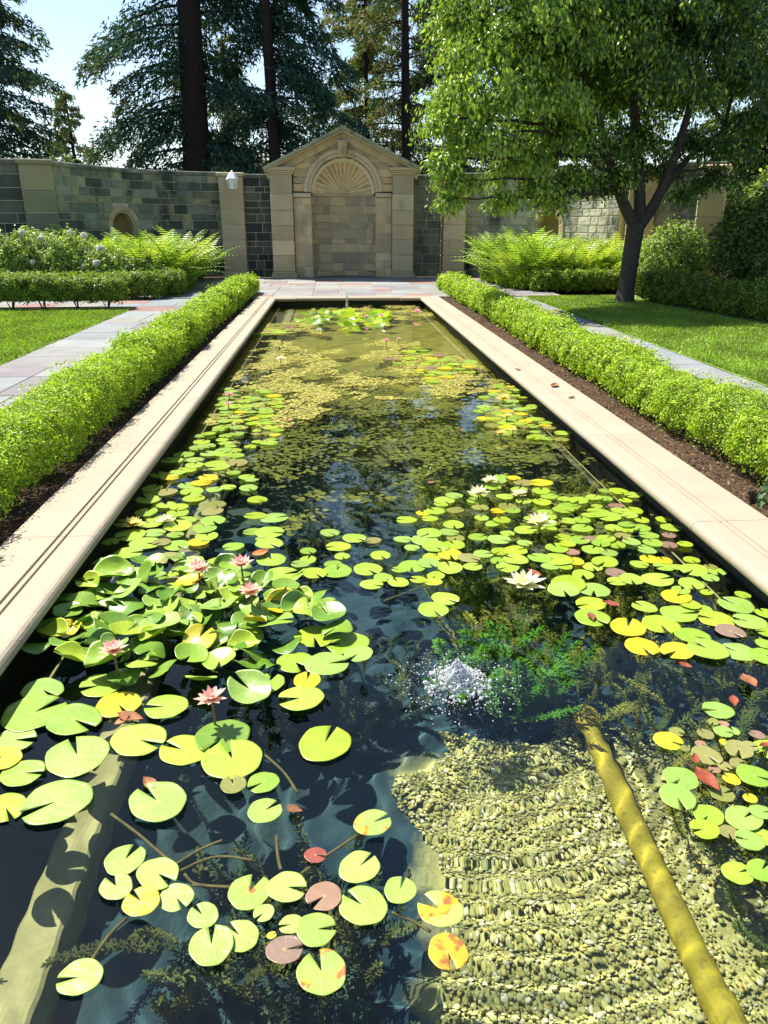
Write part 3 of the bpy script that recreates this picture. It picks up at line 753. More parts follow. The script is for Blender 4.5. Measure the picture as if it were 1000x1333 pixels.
BOX = [(.33, .48, .030), (.27, .42, .025), (.41, .54, .035), (.20, .33, .022), (.48, .57, .05), (.13, .23, .018)]
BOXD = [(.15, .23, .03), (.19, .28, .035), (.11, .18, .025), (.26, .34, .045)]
def shrub_mesh(name, sx, sy, sz, n, leaf, r, pal, mat, rough=.06, base=.0, boxy=4.0, ntop=None):
    # leaf shell on a lumpy rounded box, thinner towards the foot, with inner leaves
    d = unit(r.randn(int(n*1.25), 3)); d = d[d[:, 2] > -.75][:n]; n = len(d)
    k = (np.abs(d[:, 0])**boxy+np.abs(d[:, 1])**boxy+np.abs(d[:, 2])**boxy)**(-1/boxy)
    ph = r.rand(6, 4)*6.283
    lump = sum(np.sin(d[:, 0]*(4+q)*1.3+ph[q, 0])*np.sin(d[:, 1]*(4+q)+ph[q, 1])*np.sin(d[:, 2]*(3+q)+ph[q, 2]) for q in range(6))
    depth = 1-np.abs(r.randn(n))*.10-r.rand(n)*(r.rand(n) < .25)*.35
    q = (k*(1+rough*lump)*depth)[:, None]*d
    P = q*np.array([sx/2, sy/2, sz/2]); P[:, 2] += sz/2+base
    # feathery shoots standing out of the clipped face
    sh = r.rand(n) < .10; P[sh] += d[sh]*(.02+.05*r.rand(sh.sum()))[:, None]*np.array([1, 1, 1.3])
    N = unit(d*np.array([1/sx, 1/sy, 1/sz])); N[:, 2] += .35
    C = pick(pal, n, r)*(1+.18*lump)[:, None]
    return leafmesh(name, P, N, leaf*(.7+.6*r.rand(n)), np.clip(C, .008, 1), r, mat, asp=.6, jit=.75)
def stems_mesh(r, sx, sy, h, k=5):
    mb = MB()
    for _ in range(k):
        a = r.rand()*6.283; e = np.array([math.cos(a)*sx*.33*r.rand(), math.sin(a)*sy*.33*r.rand(), h])
        s = np.array([r.randn()*.02, r.randn()*.02, -.03]); mb.add(*tube_vf([s, (s+e)/2+r.randn(3)*.015, e], [.012, .009, .005], 5))
    return mb.mesh('stem', M['stem'])
def hedge(label, pts, width, height, step, leaf_of, seed, pal, group=None, n_of=None, base=.04, boxy=4.0, foot=-.05, jitter=.03, cat='hedge', name='hedge'):
    r = np.random.RandomState(seed); cv = Curve(pts, 30); n = max(1, round(cv.L/step))
    x0, y0, _ = cv(cv.L/2); h = thing(name, (x0, y0, foot), label, cat, group); cache = {}
    for k in range(n):
        x, y, th = cv((k+.5)*cv.L/n); dist = math.hypot(x, y); lf = leaf_of(dist); ln = cv.L/n*1.22*r.uniform(.95, 1.08)
        wd, hg = width*r.uniform(.92, 1.08), height*r.uniform(.93, 1.07)
        area = 2*hg*(ln+wd)+ln*wd; nl = int(min(11500, 2.1*area/(lf*lf*.3)))
        key = (round(math.log(lf)/math.log(1.3)), k % (4 if lf < .03 else 3))
        if key not in cache:
            cache[key] = (shrub_mesh('bush', ln, wd, hg-base, nl, lf, r, pal, M['leaf'], base=base, boxy=boxy), stems_mesh(r, ln, wd, base+hg*.5))
        o = put('bush', cache[key][0], h, (x-x0+r.uniform(-jitter, jitter), y-y0+r.uniform(-jitter, jitter), 0), (0, 0, th+r.uniform(-.05, .05)+(math.pi if r.rand() < .5 else 0)), (r.uniform(.94, 1.08), r.uniform(.94, 1.07), r.uniform(.93, 1.07)))
        put('stem', cache[key][1], o)
    return h
lf_box = lambda d: max(.021, .0032*d)
hedge('low clipped box hedge between the slate path and coping, fresh yellow green', [(-2.17, 3.1), (-2.17, 20.6)], .50, .45, .55, lf_box, 31, BOX)
hedge('low bushy box hedge between the coping and the tree side path', [(2.97, 3.6), (2.97, 6.4)], .50, .47, .62, lf_box, 32, BOX, 'box hedge along the tree side', boxy=2.8, jitter=.05)
hedge('low clipped box hedge row running to the buff pier', [(2.98, 6.5), (3.02, 21.2)], .46, .44, .56, lf_box, 33, BOX)
lf_mid = lambda d: max(.04, .0026*d)
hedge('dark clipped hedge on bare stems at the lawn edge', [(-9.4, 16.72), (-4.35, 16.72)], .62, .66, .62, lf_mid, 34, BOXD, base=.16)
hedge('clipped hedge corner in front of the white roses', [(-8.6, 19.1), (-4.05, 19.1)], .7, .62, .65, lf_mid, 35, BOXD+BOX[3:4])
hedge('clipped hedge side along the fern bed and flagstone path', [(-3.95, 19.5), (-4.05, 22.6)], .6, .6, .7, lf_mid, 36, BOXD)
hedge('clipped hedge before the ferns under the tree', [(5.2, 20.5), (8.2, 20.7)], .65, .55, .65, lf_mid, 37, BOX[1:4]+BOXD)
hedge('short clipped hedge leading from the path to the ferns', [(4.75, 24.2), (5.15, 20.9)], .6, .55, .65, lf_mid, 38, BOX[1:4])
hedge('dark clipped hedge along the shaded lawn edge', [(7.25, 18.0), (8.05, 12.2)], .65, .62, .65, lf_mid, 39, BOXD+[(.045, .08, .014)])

# tender plants in the bed
def frond_mesh(r, c):
    # one arching frond of unit length along +X: midrib and paired leaflets
    mb = MB(); s = np.linspace(0, 1, 19)[1:]; el = r.uniform(1.1, 1.45)
    P = np.stack([s*math.cos(el)+.30*s**2, .04*np.sin(s*4+r.rand()*6), math.sin(el)*s-.27*s**2.8], 1)
    mb.add(*tube_vf(np.vstack([[0, 0, 0], P]), np.linspace(.008, .003, 19), 4), c=np.array(c)*.6)
    T = unit(np.gradient(P, axis=0)); S = unit(np.cross(T, np.array([0, 0, 1.0]))+1e-6); pl = (.125*np.sin(math.pi*np.clip(s*.9+.07, 0, 1))**.8)[:, None]
    for sg in (-1, 1):
        E_ = P+sg*S*pl+T*pl*.3-np.array([0, 0, .15])*pl; w_ = T*np.maximum(pl*.17, .012); k_ = len(P)
        V = np.stack([P-w_, P+w_, E_+w_*.25, E_-w_*.25], 1).reshape(-1, 3); mb.add(V, np.arange(4*k_).reshape(-1, 4), np.array(c))
    return mb.mesh('frond', M['leaf'])
rf = np.random.RandomState(44)
FP = [(.36, .52, .08), (.28, .44, .06), (.43, .57, .10), (.48, .58, .12), (.22, .36, .06)]
FRONDS = [frond_mesh(rf, np.array(FP[k % 5])*rf.uniform(.85, 1.1)) for k in range(14)]
def fernplant(x, y, L, lab, grp):
    t = thing('fern', (x, y, -.06), lab, 'fern', grp)
    for q in range(30):
        sc_ = L*rf.uniform(.7, 1.1); put('frond', FRONDS[rf.randint(14)], t, (rf.randn()*.06, rf.randn()*.06, 0), (0, rf.uniform(-.15, .42), rf.rand()*6.283), (sc_, sc_, sc_))
    return t
for (x0_, x1_, y0_, y1_, n, lab, grp) in ((-6.3, -4.15, 21.2, 26.0, 40, 'bright yellow green fern before the streaked curved wall', 'ferns by the lantern pier'), (4.9, 8.2, 21.4, 25.4, 44, 'bright fern between the clipped hedge and pale curved wall', 'ferns under the tree')):
    k = 0; pts = []
    while len(pts) < n and k < 3000:
        k += 1; p = (rf.uniform(x0_, x1_), rf.uniform(y0_, y1_))
        if y1_ > 25.9 and p[0] < -4.3-(26.3-p[1])*1.0-.9: continue
        if math.hypot(p[0]-XC, max(0, p[1]-22)) > 8.0: continue
        if all(math.hypot(p[0]-q[0], p[1]-q[1]) > .42 for q in pts): pts.append(p)
    for p in pts: fernplant(p[0], p[1], rf.uniform(1.5, 2.0), lab, grp)

ROSEL = [(.19, .30, .07), (.26, .38, .08), (.14, .23, .05), (.34, .44, .11), (.42, .50, .16)]
def rosebush(x, y, h, wd, r, lab, nr, grp=None, pal=ROSEL, name='rose_bush', cat='rose bush', leaf=.085, dens=1500, flower=(.85, .84, .78)):
    t = thing(name, (x, y, -.06), lab, cat, grp); n = int(dens*wd*h*2.2)
    d = unit(r.randn(n, 3)); P = d*(np.abs(r.rand(n))**.45)[:, None]*np.array([wd/2, wd/2, h*.52]); P[:, 2] += h*.55
    P += .10*np.stack([np.sin(P[:, 2]*9+P[:, 1]*6), np.sin(P[:, 0]*8), np.sin(P[:, 0]*11+P[:, 1]*7)], 1)
    sh = r.rand(n) < .06; P[sh, 2] += .2*r.rand(sh.sum())
    put('foliage', leafmesh('foliage', P, d+np.array([0, 0, .4]), leaf*(.7+.6*r.rand(n)), pick(pal, n, r), r, M['leaf'], asp=.62, jit=.8), t)
    put('stem', stems_mesh(r, wd, wd, h*.8, 7), t)
    for k in range(nr):
        a = r.rand()*6.283; e = r.uniform(-.1, 1.3); c = np.array([math.cos(a)*math.cos(e)*wd*.52, math.sin(a)*math.cos(e)*wd*.52-.05, h*.55+h*.56*math.sin(e)])
        nn = 46; dd = unit(r.randn(nn, 3)+np.array([0, -.3, .5])); rad = r.uniform(.05, .085)
        put('rose', leafmesh('rose', dd*rad*.8, dd, rad*1.2, pick([flower], nn, r, .85, 1.0), r, M['petal'], asp=.9, jit=.25), t, c)
    return t
rr = np.random.RandomState(50)
k = 0
for (x, y, h, wd, nr) in ((-8.9, 20.3, 1.35, 1.5, 5), (-7.6, 20.2, 1.45, 1.5, 8), (-6.5, 20.4, 1.4, 1.5, 8), (-5.5, 20.2, 1.05, 1.3, 6), (-4.8, 20.6, .9, 1.1, 5), (-7.3, 21.5, 1.5, 1.5, 4)):
    rosebush(x, y, h, wd, rr, 'leafy rose bush dotted with white blooms behind the clipped hedge', nr, 'white rose bushes in the bed')
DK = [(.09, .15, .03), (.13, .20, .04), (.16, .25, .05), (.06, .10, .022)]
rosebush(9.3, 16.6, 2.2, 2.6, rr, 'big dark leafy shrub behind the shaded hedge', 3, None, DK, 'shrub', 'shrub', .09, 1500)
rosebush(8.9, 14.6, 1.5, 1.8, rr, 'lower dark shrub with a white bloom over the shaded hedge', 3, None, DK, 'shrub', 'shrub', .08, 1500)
rosebush(8.3, 19.2, 1.6, 1.7, rr, 'rounded pale green shrub beside the tree trunk', 0, None, ROSEL, 'shrub', 'shrub', .09, 1300)
rosebush(10.8, 18.6, 3.0, 2.6, rr, 'tall light green shrub under the stone pier', 0, None, ROSEL, 'shrub', 'shrub', .11, 900)
rosebush(5.0, 23.2, 1.2, 1.3, rr, 'dark green shrub at the foot of the buff pier', 0, None, DK+BOX[3:4], 'shrub', 'shrub', .08, 1300)
t = rosebush(2.62, 4.42, .12, .16, rr, 'tiny weed seedling in the bare soil by the coping', 0, None, [(.12, .2, .09), (.16, .25, .12)], 'seedling', 'weed', .035, 4000)

# ---- trees
def limb(mb, pts, r0, r1, n=14, seg=9, r=None, wob=0.0):
    P = smoothline(np.array(pts, float), n)
    if r is not None: P[1:-1] += r.randn(n-2, 3)*wob
    mb.add(*tube_vf(P, np.linspace(r0, r1, n), seg)); return P
def broadleaf():
    r = np.random.RandomState(61); base = np.array([6.47, 17.35, -.06])
    t = thing('broadleaf_tree', base, 'spreading broadleaf tree with drooping glossy crown on the shaded lawn', 'tree')
    tm = MB()
    trunk = [(0, 0, -.1), (.02, 0, .25), (.04, 0, .8), (.07, 0, 1.35), (.09, .0, 1.68)]
    P = smoothline(np.array(trunk), 12); rad = np.interp(np.linspace(0, 1, 12), [0, .12, .3, 1], [.29, .22, .18, .19]); tm.add(*tube_vf(P, rad, 14))
    put('trunk', tm.mesh('trunk', M['bark'], True), t)
    lm = MB(); F0 = np.array([.08, 0, 1.58])
    lob = []                                                # (px, py, depth, radius m)
    for (px, py, Y, rd) in ((640, 70, 16.0, 1.15), (600, 130, 15.6, .8), (690, 130, 15.8, 1.2), (625, 185, 15.4, .75), (598, 240, 15.2, .42), (680, 215, 16.2, .8), (735, 180, 16.8, 1.0), (760, 60, 16.6, 1.5), (840, 90, 17.0, 1.4), (900, 60, 17.4, 1.4), (955, 110, 17.6, 1.1), (830, 190, 17.6, .95), (905, 190, 18.0, .8), (960, 195, 17.0, .6), (700, 20, 16.2, 1.5), (790, 10, 18.2, 1.6), (880, 0, 16.6, 1.5), (970, 30, 18.0, 1.3), (720, 262, 16.6, .45), (575, 165, 15.4, .35), (775, 245, 17.4, .5), (890, 255, 18.6, .45), (605, 30, 16.6, .8), (650, -60, 16.6, 1.4), (760, -90, 17.4, 1.7), (870, -100, 17.6, 1.7), (970, -60, 17.8, 1.4), (820, -190, 17.6, 1.6), (720, -170, 17.2, 1.3), (800, 130, 18.9, 1.3), (720, 90, 18.6, 1.3), (890, 130, 19.3, 1.2), (655, 265, 15.6, .3), (930, 235, 17.4, .6), (990, 160, 17.2, .8), (575, 215, 15.0, .3), (588, 265, 15.0, .28), (700, 248, 16.0, .45), (745, 232, 16.6, .5), (865, 225, 17.8, .5), (805, 232, 17.0, .4)):
        c = ony(px, py, Y)-base; lob.append((c, rd))
    mains = {'l': [F0, (-.42, -.1, 2.35), (-1.0, -.5, 3.4), (-1.7, -.9, 4.6)], 'm': [F0+[.1, 0, .1], (.1, .3, 3.0), (-.1, .4, 4.4), (.1, .2, 6.0)], 'r': [F0+[.05, 0, 0], (.50, 0, 2.2), (.85, .1, 3.2), (1.2, .2, 4.8)], 'rr': [(.50, 0, 2.2), (1.2, .3, 3.0), (2.0, .5, 3.6)]}
    ends = []
    for k_, pts in mains.items():
        Pm = limb(lm, pts, .135 if k_ in 'lmr' else .08, .06 if k_ in 'lmr' else .04, 14, 9); ends += list(Pm[4:])
    ends = np.array(ends)
    LP = []; LN = []; LT = []; LC = []; LS = []
    pal_sunlit = np.array([(.30, .46, .06), (.23, .38, .055), (.38, .52, .075), (.17, .28, .045), (.44, .55, .09)])
    pal_shaded = np.array([(.065, .14, .03), (.085, .17, .035), (.05, .105, .025), (.12, .22, .04)])
    for (c, rd) in lob:
        s = ends[np.argmin(np.linalg.norm(ends-c, axis=1)+.6*np.maximum(0, ends[:, 2]-c[2]))]
        B = limb(lm, [s, (s+c)/2+np.array([0, 0, .25*rd]), c+np.array([0, 0, .1])], .045, .015, 8, 6, r, .03)
        nt_ = int((22+62*rd*rd)*(1.0 if c[0] < .3 else .68))
        for q in range(nt_):                                # twigs that arch over and hang, leaves along them
            d = unit(r.randn(1, 3))[0]; d[2] = abs(d[2])*.9-.25; s0 = c+d*rd*.45*r.rand(); ln = rd*r.uniform(.5, 1.0)
            e1 = s0+d*ln*.75; e2 = e1+np.array([d[0]*.25, d[1]*.25, -.55])*ln*r.uniform(.5, 1.1)
            if q % 3 == 0: limb(lm, [s0, e1, e2], .010, .003, 6, 4)
            m_ = int(34*ln/.8)+10; tt = r.rand(m_)[:, None]
            Pt = (1-tt)**2*s0+2*tt*(1-tt)*e1+tt**2*e2+r.randn(m_, 3)*.085
            LP.append(Pt); out = unit(Pt-c+np.array([0, 0, .3])); LN.append(out); LT.append(np.tile(np.array([0, 0, -1.0]), (m_, 1))+d*.5)
            lightside = r.rand(m_) < np.clip(.42-.22*(c[0]+.8), .08, .9); cc = np.where(lightside[:, None], pal_sunlit[r.randint(0, 5, m_)], pal_shaded[r.randint(0, 4, m_)])  # sunlit side painted into the leaf colours, bright ones thin out across the crown
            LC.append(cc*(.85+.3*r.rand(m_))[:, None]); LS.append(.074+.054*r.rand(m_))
    put('limb', lm.mesh('limb', M['bark'], True), t)
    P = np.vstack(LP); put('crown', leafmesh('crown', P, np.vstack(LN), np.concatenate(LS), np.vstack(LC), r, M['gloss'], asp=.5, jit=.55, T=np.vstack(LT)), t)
    print('tree leaves', len(P))
broadleaf()

NEED = [(.035, .10, .075), (.048, .125, .088), (.028, .075, .062), (.07, .145, .08)]
NEEDL = [(.24, .34, .09), (.34, .40, .13), (.17, .28, .08), (.40, .38, .16), (.42, .30, .18), (.11, .20, .07)]
def conifer(name, label, x, y, trunk_r, H, z0, reach, nb, seed, pal, tips=None, bias=None, dens=1.0, droop=.35, spray=.20, group=None, gap=0.0, lean=0.0):
    r = np.random.RandomState(seed); t = thing(name, (x, y, -.1), label, 'tree', group)
    tm = MB(); zz = np.linspace(0, H, 16); tm.add(*tube_vf(np.stack([.06*np.sin(zz*.4)+lean*zz, .06*np.cos(zz*.3), zz], 1), trunk_r*np.clip(1.15-zz/H, .08, 1)*np.where(zz < 1, 1.15, 1), 12))
    put('trunk', tm.mesh('trunk', M['redbark'], True), t)
    bm_ = MB(); LP = []; LN = []; LT = []; LC = []; LS = []; pal = np.array(pal); tp = np.array(tips or pal)
    for k in range(nb):
        f = (k+r.rand())/nb; z = z0+(H-z0)*f; a = r.rand()*6.283
        if bias is not None and r.rand() < .45: a = bias+r.randn()*.7
        if math.sin(a) < -.55 and z < 16: a = -a
        L = reach*(1-f)**.75*r.uniform(.55, 1.1)*(1 if f > .06 else .8)
        if L < .5: L = .5
        d = np.array([math.cos(a), math.sin(a), 0]); up_ = r.uniform(.0, .25)
        s = np.linspace(0, 1, 9)[:, None]
        B = np.array([lean*z, 0, z])+d*L*s+np.array([0, 0, 1])*(L*up_*s-L*droop*s**2)
        bm_.add(*tube_vf(B, np.linspace(.06, .012, 9)*(.5+trunk_r), 5))
        m_ = int((26+30*L)*dens*2.6*(1 if r.rand() > gap else .25)); q = (.12+.88*r.rand(m_)**.8); i = np.clip((q*8).astype(int), 0, 7); fr_ = (q*8-i)[:, None]
        Pb = B[i]*(1-fr_)+B[i+1]*fr_
        side = np.cross(d, [0, 0, 1]); w_ = L*.28*np.sin(math.pi*np.clip(q, .05, .97))**.7
        off = side[None]*(w_*(r.rand(m_)*2-1))[:, None]+np.array([0, 0, -1])*(np.abs(r.randn(m_))*.30*L*.25)[:, None]+r.randn(m_, 3)*.07
        LP.append(Pb+off); LN.append(np.tile([0, 0, .5], (m_, 1))+r.randn(m_, 3)*.5)
        LT.append(np.sign((off@side))[:, None]*side*.6+d*.6+np.array([0, 0, -.7]))
        tipm = (q > .78) & (r.rand(m_) < .5); cc = np.where(tipm[:, None], tp[r.randint(0, len(tp), m_)], pal[r.randint(0, len(pal), m_)])
        LC.append(cc*(.75+.5*r.rand(m_))[:, None]); LS.append(.78*spray*(.6+.9*r.rand(m_)))
    put('branch', bm_.mesh('branch', M['redbark'], True), t)
    P = np.vstack(LP); put('foliage', leafmesh('foliage', P, np.vstack(LN), np.concatenate(LS), np.vstack(LC), r, M['needle'], asp=.26, jit=.7, T=np.vstack(LT)), t)
    print(name, len(P)); return t
YT = 38.0
def tx(px, Y): return float(ony(px, 200, Y)[0])
conifer('redwood_tree', 'massive redwood with thick dark trunk behind the streaked curved wall', tx(247, YT), YT, .62, 27, 4.2, 6.6, 105, 71, NEED, [(.30, .30, .12), (.10, .17, .08)], math.pi, 1.5, .45, .34, lean=.05)
conifer('redwood_tree', 'dark full redwood rising just behind the gable of the niche', tx(356, 37), 37, .27, 24, 3.6, 4.8, 95, 72, NEED, None, -.3, 1.5, .42, .32)
conifer('pine_tree', 'tall thin straight pine with sparse browning foliage beside the gable', tx(527, 40), 40, .23, 26, 4.0, 4.0, 100, 73, NEEDL[2:]+NEED[:2], NEEDL, None, 1.1, .30, .30, gap=.2)
conifer('conifer_tree', 'bushy conifer rising over the wide grey green pier', tx(-25, 33), 33, .3, 20, 2.4, 4.4, 120, 74, NEED+[(.06, .09, .04)], NEEDL[:3], None, 1.4, .35, .30)
conifer('conifer_tree', 'pale feathery tree between the redwoods and thin pine', tx(478, 46), 46, .16, 20, 2.6, 4.0, 110, 75, NEEDL, NEEDL, None, 1.2, .25, .34, gap=.1)
conifer('conifer_tree', 'slim dark conifer behind the right slope of the gable', tx(585, 42), 42, .2, 17, 2.5, 3.8, 75, 76, NEED, NEEDL[:2], None, 1.3, .35, .34)
conifer('conifer_tree', 'sunlit straggly tree low behind the lantern pier', tx(300, 47), 47, .2, 11, 2.0, 4.0, 50, 77, NEEDL, NEEDL, None, .8, .3, .36, gap=.25)
conifer('conifer_tree', 'low feathery tree in the gap left of the massive redwood'.replace(' left of', ' beside'), tx(95, 48), 48, .18, 8.5, 1.5, 3.2, 45, 78, NEEDL[1:], NEEDL, None, .8, .3, .36, gap=.2)
conifer('conifer_tree', 'dark conifer behind the broadleaf tree crown', tx(720, 44), 44, .3, 22, 3, 5.0, 90, 79, NEED, NEEDL[:3], None, 1.3, .35, .38)
conifer('conifer_tree', 'light green feathery tree beyond the sunlit stone pier', tx(1000, 36), 36, .25, 15, 2, 4.6, 90, 80, [(.12, .18, .04), (.09, .14, .035), (.16, .22, .05)], None, None, 1.3, .3, .36)

# distant planting far behind the walls
r = np.random.RandomState(90); n = 30000
P = np.stack([r.uniform(-45, 50, n), 62+r.rand(n)*8, np.zeros(n)], 1); P[:, 2] = (2.5+1.6*vnoise(P[:, 0], P[:, 1]*0, .45)+.8*vnoise(P[:, 0], 0*P[:, 0], 1.7, seed=4))*r.rand(n)**.7
tag(put('distant_trees', leafmesh('distant_trees', P, r.randn(n, 3)+np.array([0, -.5, .8]), .75*(.6+.8*r.rand(n)), pick(NEEDL+NEED, n, r), r, M['needle'], asp=.6)), 'far low bank of mixed trees behind the redwoods', 'trees', kind='stuff')

# ================================================================== IN THE POOL
# ---- sunken kerb, pale strands, yellow pipe
M['kerb'] = stone_mat('algae_dusted_concrete', (.52, .46, .22), (.40, .36, .16), (.20, .19, .08), .15, .9, 5, .5, objcol=False, fine=40)
m, nt_, p_ = new_mat('algae_yellow_pipe')
c = mixcol(nt_, ramp(nt_, noise(nt_, 7, 5), .35, .65), (.52, .40, .02), (.36, .27, .02))
c = mixcol(nt_, ramp(nt_, noise(nt_, 45, 5), .52, .75), c, (.22, .17, .03))
nt_.links.new(c, p_.inputs['Base Color']); p_.inputs['Roughness'].default_value = .8; bump(nt_, p_, noise(nt_, 90, 5), .5, .006); M['pipe'] = m
V, F = bevbox_vf(-1.03, -.89, WY0+.05, WY1-.05, BED-.05, WZ-.46, .012)
tag(put('sunken_kerb', fixn(meshnp('sunken_kerb', V, F, M['kerb'])), under=True), 'long algae dusted concrete kerb lying along the pool floor under water', 'kerb')
for x, lab in ((-1.23, 'thin pale conduit under water beside the path side pool wall'), (1.94, 'thin pale conduit under water beside the tree side pool wall')):  # thin pale tube just under the surface along each wall
    mb = MB(); yy = np.linspace(WY0+.1, WY1-.6, 50); mb.add(*tube_vf(np.stack([x+.004*np.sin(yy*2.1), yy, np.full(50, WZ-.035)+.004*np.sin(yy*3)], 1), .007, 6))
    tag(put('strand', mb.mesh('strand', M['kerb'], True), under=True), lab, 'strand')
pipe = thing('water_pipe', (1.06, .4, -.62), 'thick yellow algae coated pipe lying on the pool gravel', 'pipe')
mb = MB(); yy = np.linspace(.0, 2.35, 30); mb.add(*tube_vf(np.stack([-.02*np.sin(yy*1.3), yy, .01*np.sin(yy*2)+.0*yy], 1), .046, 16)); put('tube', mb.mesh('tube', M['pipe'], True), pipe, under=True)
mb = MB(); mb.add(*tube_vf([(-.018, .98, .012), (-.02, 1.10, .012)], .053, 16)); put('collar', mb.mesh('collar', M['pipe']), pipe, under=True)
mb = MB(); mb.add(*tube_vf([(-.004, 2.3, -.004), (-.002, 2.42, -.004)], .055, 16)); put('collar', mb.mesh('collar', M['pipe']), pipe, under=True)

# ---- gravel: pebbles on a low bank
_ico = None
def ico():
    global _ico
    if _ico is None:
        import bmesh
        bm = bmesh.new(); bmesh.ops.create_icosphere(bm, subdivisions=1, radius=1); bm.verts.ensure_lookup_table()
        _ico = (np.array([v.co[:] for v in bm.verts]), np.array([[v.index for v in f.verts] for f in bm.faces])); bm.free()
    return _ico
def pebbles(P, S, C, r, flat=.6):
    v, f = ico(); n = len(P); a = r.rand(n)*6.283; ca, sa = np.cos(a), np.sin(a)
    sc3 = np.stack([S*(.8+.5*r.rand(n)), S*(.7+.4*r.rand(n)), S*flat*(.7+.5*r.rand(n))], 1)
    W = v[None]*sc3[:, None]*(1+.12*r.randn(n, len(v), 1)); X = W[..., 0]*ca[:, None]-W[..., 1]*sa[:, None]; Y = W[..., 0]*sa[:, None]+W[..., 1]*ca[:, None]
    V = np.stack([X, Y, W[..., 2]], 2)+P[:, None]; F = (f[None]+(np.arange(n)*len(v))[:, None, None]).reshape(-1, 3)
    return V.reshape(-1, 3), F, np.repeat(C, len(v), 0)
def floor_z(x, y): return BED+.03*vnoise(x, y, 4)+.02*vnoise(x, y, 11, seed=5)+.17*np.exp(-((x-.85)/.75)**4-((y-1.2)/1.55)**4)+.12/(1+np.exp(-(y-8)*1.2))
r = np.random.RandomState(101); n = 34000
P = np.stack([r.uniform(-.05, 1.75, n), r.uniform(.5, 2.95, n), np.zeros(n)], 1)
edge = .12*vnoise(P[:, 0], P[:, 1], 5)
keep = (P[:, 0] > .24+edge+.05*(P[:, 1]-1)) & (P[:, 0] < 1.62+edge) & (P[:, 1] < 2.75+edge*1.2) & ((P[:, 0] < 1.14) | (r.rand(n) < .35))
P = P[keep]; n = len(P); P[:, 2] = floor_z(P[:, 0], P[:, 1])+.006+.012*r.rand(n)
pal = [(.66, .58, .20), (.56, .52, .17), (.46, .43, .13), (.72, .66, .32), (.48, .47, .18), (.36, .34, .10), (.66, .52, .15), (.75, .70, .46)]
V, F, C = pebbles(P, .0050+.0085*r.rand(n)**3.0, pick(pal, n, r), r)
tag(put('gravel', meshnp('gravel', V, F, M['pebble'], C, True), under=True), 'bank of buff and olive pebbles under clear rippling water', 'gravel', kind='stuff')

# ---- pondweed: bottle-brush stems in dark and olive masses
def weed_proto(r, h, n_wh, rad, wh=7):
    mb = MB(); s = np.linspace(0, 1, 7); P = np.stack([.25*h*s**1.6*math.cos(2), .12*h*np.sin(s*3), h*s], 1); mb.add(*tube_vf(P, .003, 4, False))
    for k in range(n_wh):
        f = .12+.88*k/n_wh; i = min(5, int(f*6)); c = P[i]+(P[i+1]-P[i])*(f*6-i); rr_ = rad*(.75+.45*math.sin(f*2.6))*(1 if f < .9 else .7)
        for q in range(wh):
            a = 6.283*q/wh+r.rand(); d = np.array([math.cos(a), math.sin(a), .45]); e = c+d*rr_*r.uniform(.8, 1.15); sd = np.cross(d, [0, 0, 1])*.0030
            mb.add([c-sd*.4, c+sd*.4, e+sd, e-sd], np.array([[0, 1, 2, 3]]))
    V = np.vstack(mb.V); F4 = np.vstack(mb.F[4]); return V, F4
rwd = np.random.RandomState(111)
protos = [weed_proto(rwd, .34, 17, .018), weed_proto(rwd, .24, 14, .015), weed_proto(rwd, .44, 20, .020)]
def weed_field(name, label, spots, pal, seed, zbase=None, sc=(.65, 1.1)):
    r = np.random.RandomState(seed); VV = []; FF = []; CC = []; n0 = 0
    for (x, y, h) in spots:
        V, F = protos[r.randint(3)]; a = r.rand()*6.283; k = r.uniform(*sc); hh = V[:, 2].max()
        W = V*k*np.array([1.15, 1.15, min(1.6, h/(hh*k))]); tilt = r.randn(2)*.28; W[:, 0] += W[:, 2]*tilt[0]; W[:, 1] += W[:, 2]*tilt[1]
        X = W[:, 0]*math.cos(a)-W[:, 1]*math.sin(a); Y = W[:, 0]*math.sin(a)+W[:, 1]*math.cos(a)
        G = np.stack([X+x, Y+y, W[:, 2]+floor_z(x, y)], 1)
        G[:, 0] = np.clip(G[:, 0], WX0+.02, WX1-.02); over = G[:, 2].max()-(WZ-.015)
        if over > 0: G[:, 2] = G[:, 2].min()+(G[:, 2]-G[:, 2].min())*(1-over/(G[:, 2].max()-G[:, 2].min()))
        c = np.array(pal)[r.randint(len(pal))]*r.uniform(.7, 1.25)
        VV.append(G); FF.append(F+n0); CC.append(np.tile(c, (len(V), 1))); n0 += len(V)
    return tag(put(name, meshnp(name, np.vstack(VV), np.vstack(FF), M['weed'], np.vstack(CC)), under=True), label, 'pondweed', kind='stuff')
W1 = []; W2 = []; W3 = []
k = 0
while len(W1) < 900:
    k += 1; x = rwd.uniform(WX0+.06, .35); y = .6+7.5*rwd.rand()**1.3; v = vnoise(x, y, 3.2, seed=2)
    if v < .15 or (-1.1 < x < -.82 and y < 3.2): continue
    W1.append((x, y, (.20+.22*rwd.rand())*(1+.25*v)))
while len(W2) < 1000:
    y = 1.6+6.5*rwd.rand()**1.3; x = rwd.uniform(.55, WX1-.06)
    if y < 2.9 and x < 1.25: continue
    if vnoise(x, y, 2.6, seed=8) < -.35: continue
    W2.append((x, y, .40+.20*rwd.rand()))
weed_field('pondweed_dark', 'dense blue green pondweed sunk beneath the open lily pads', W1, [(.07, .12, .07), (.05, .10, .07), (.13, .15, .045), (.09, .13, .07), (.16, .17, .05)], 112)
weed_field('pondweed_olive', 'olive mounds of pondweed just under the surface by the tree side wall', W2, [(.30, .31, .05), (.22, .25, .045), (.38, .36, .07), (.15, .20, .05)], 113)
gw_ = onz(690, 868, WZ-.1); gx = onz(625, 845, WZ-.1)
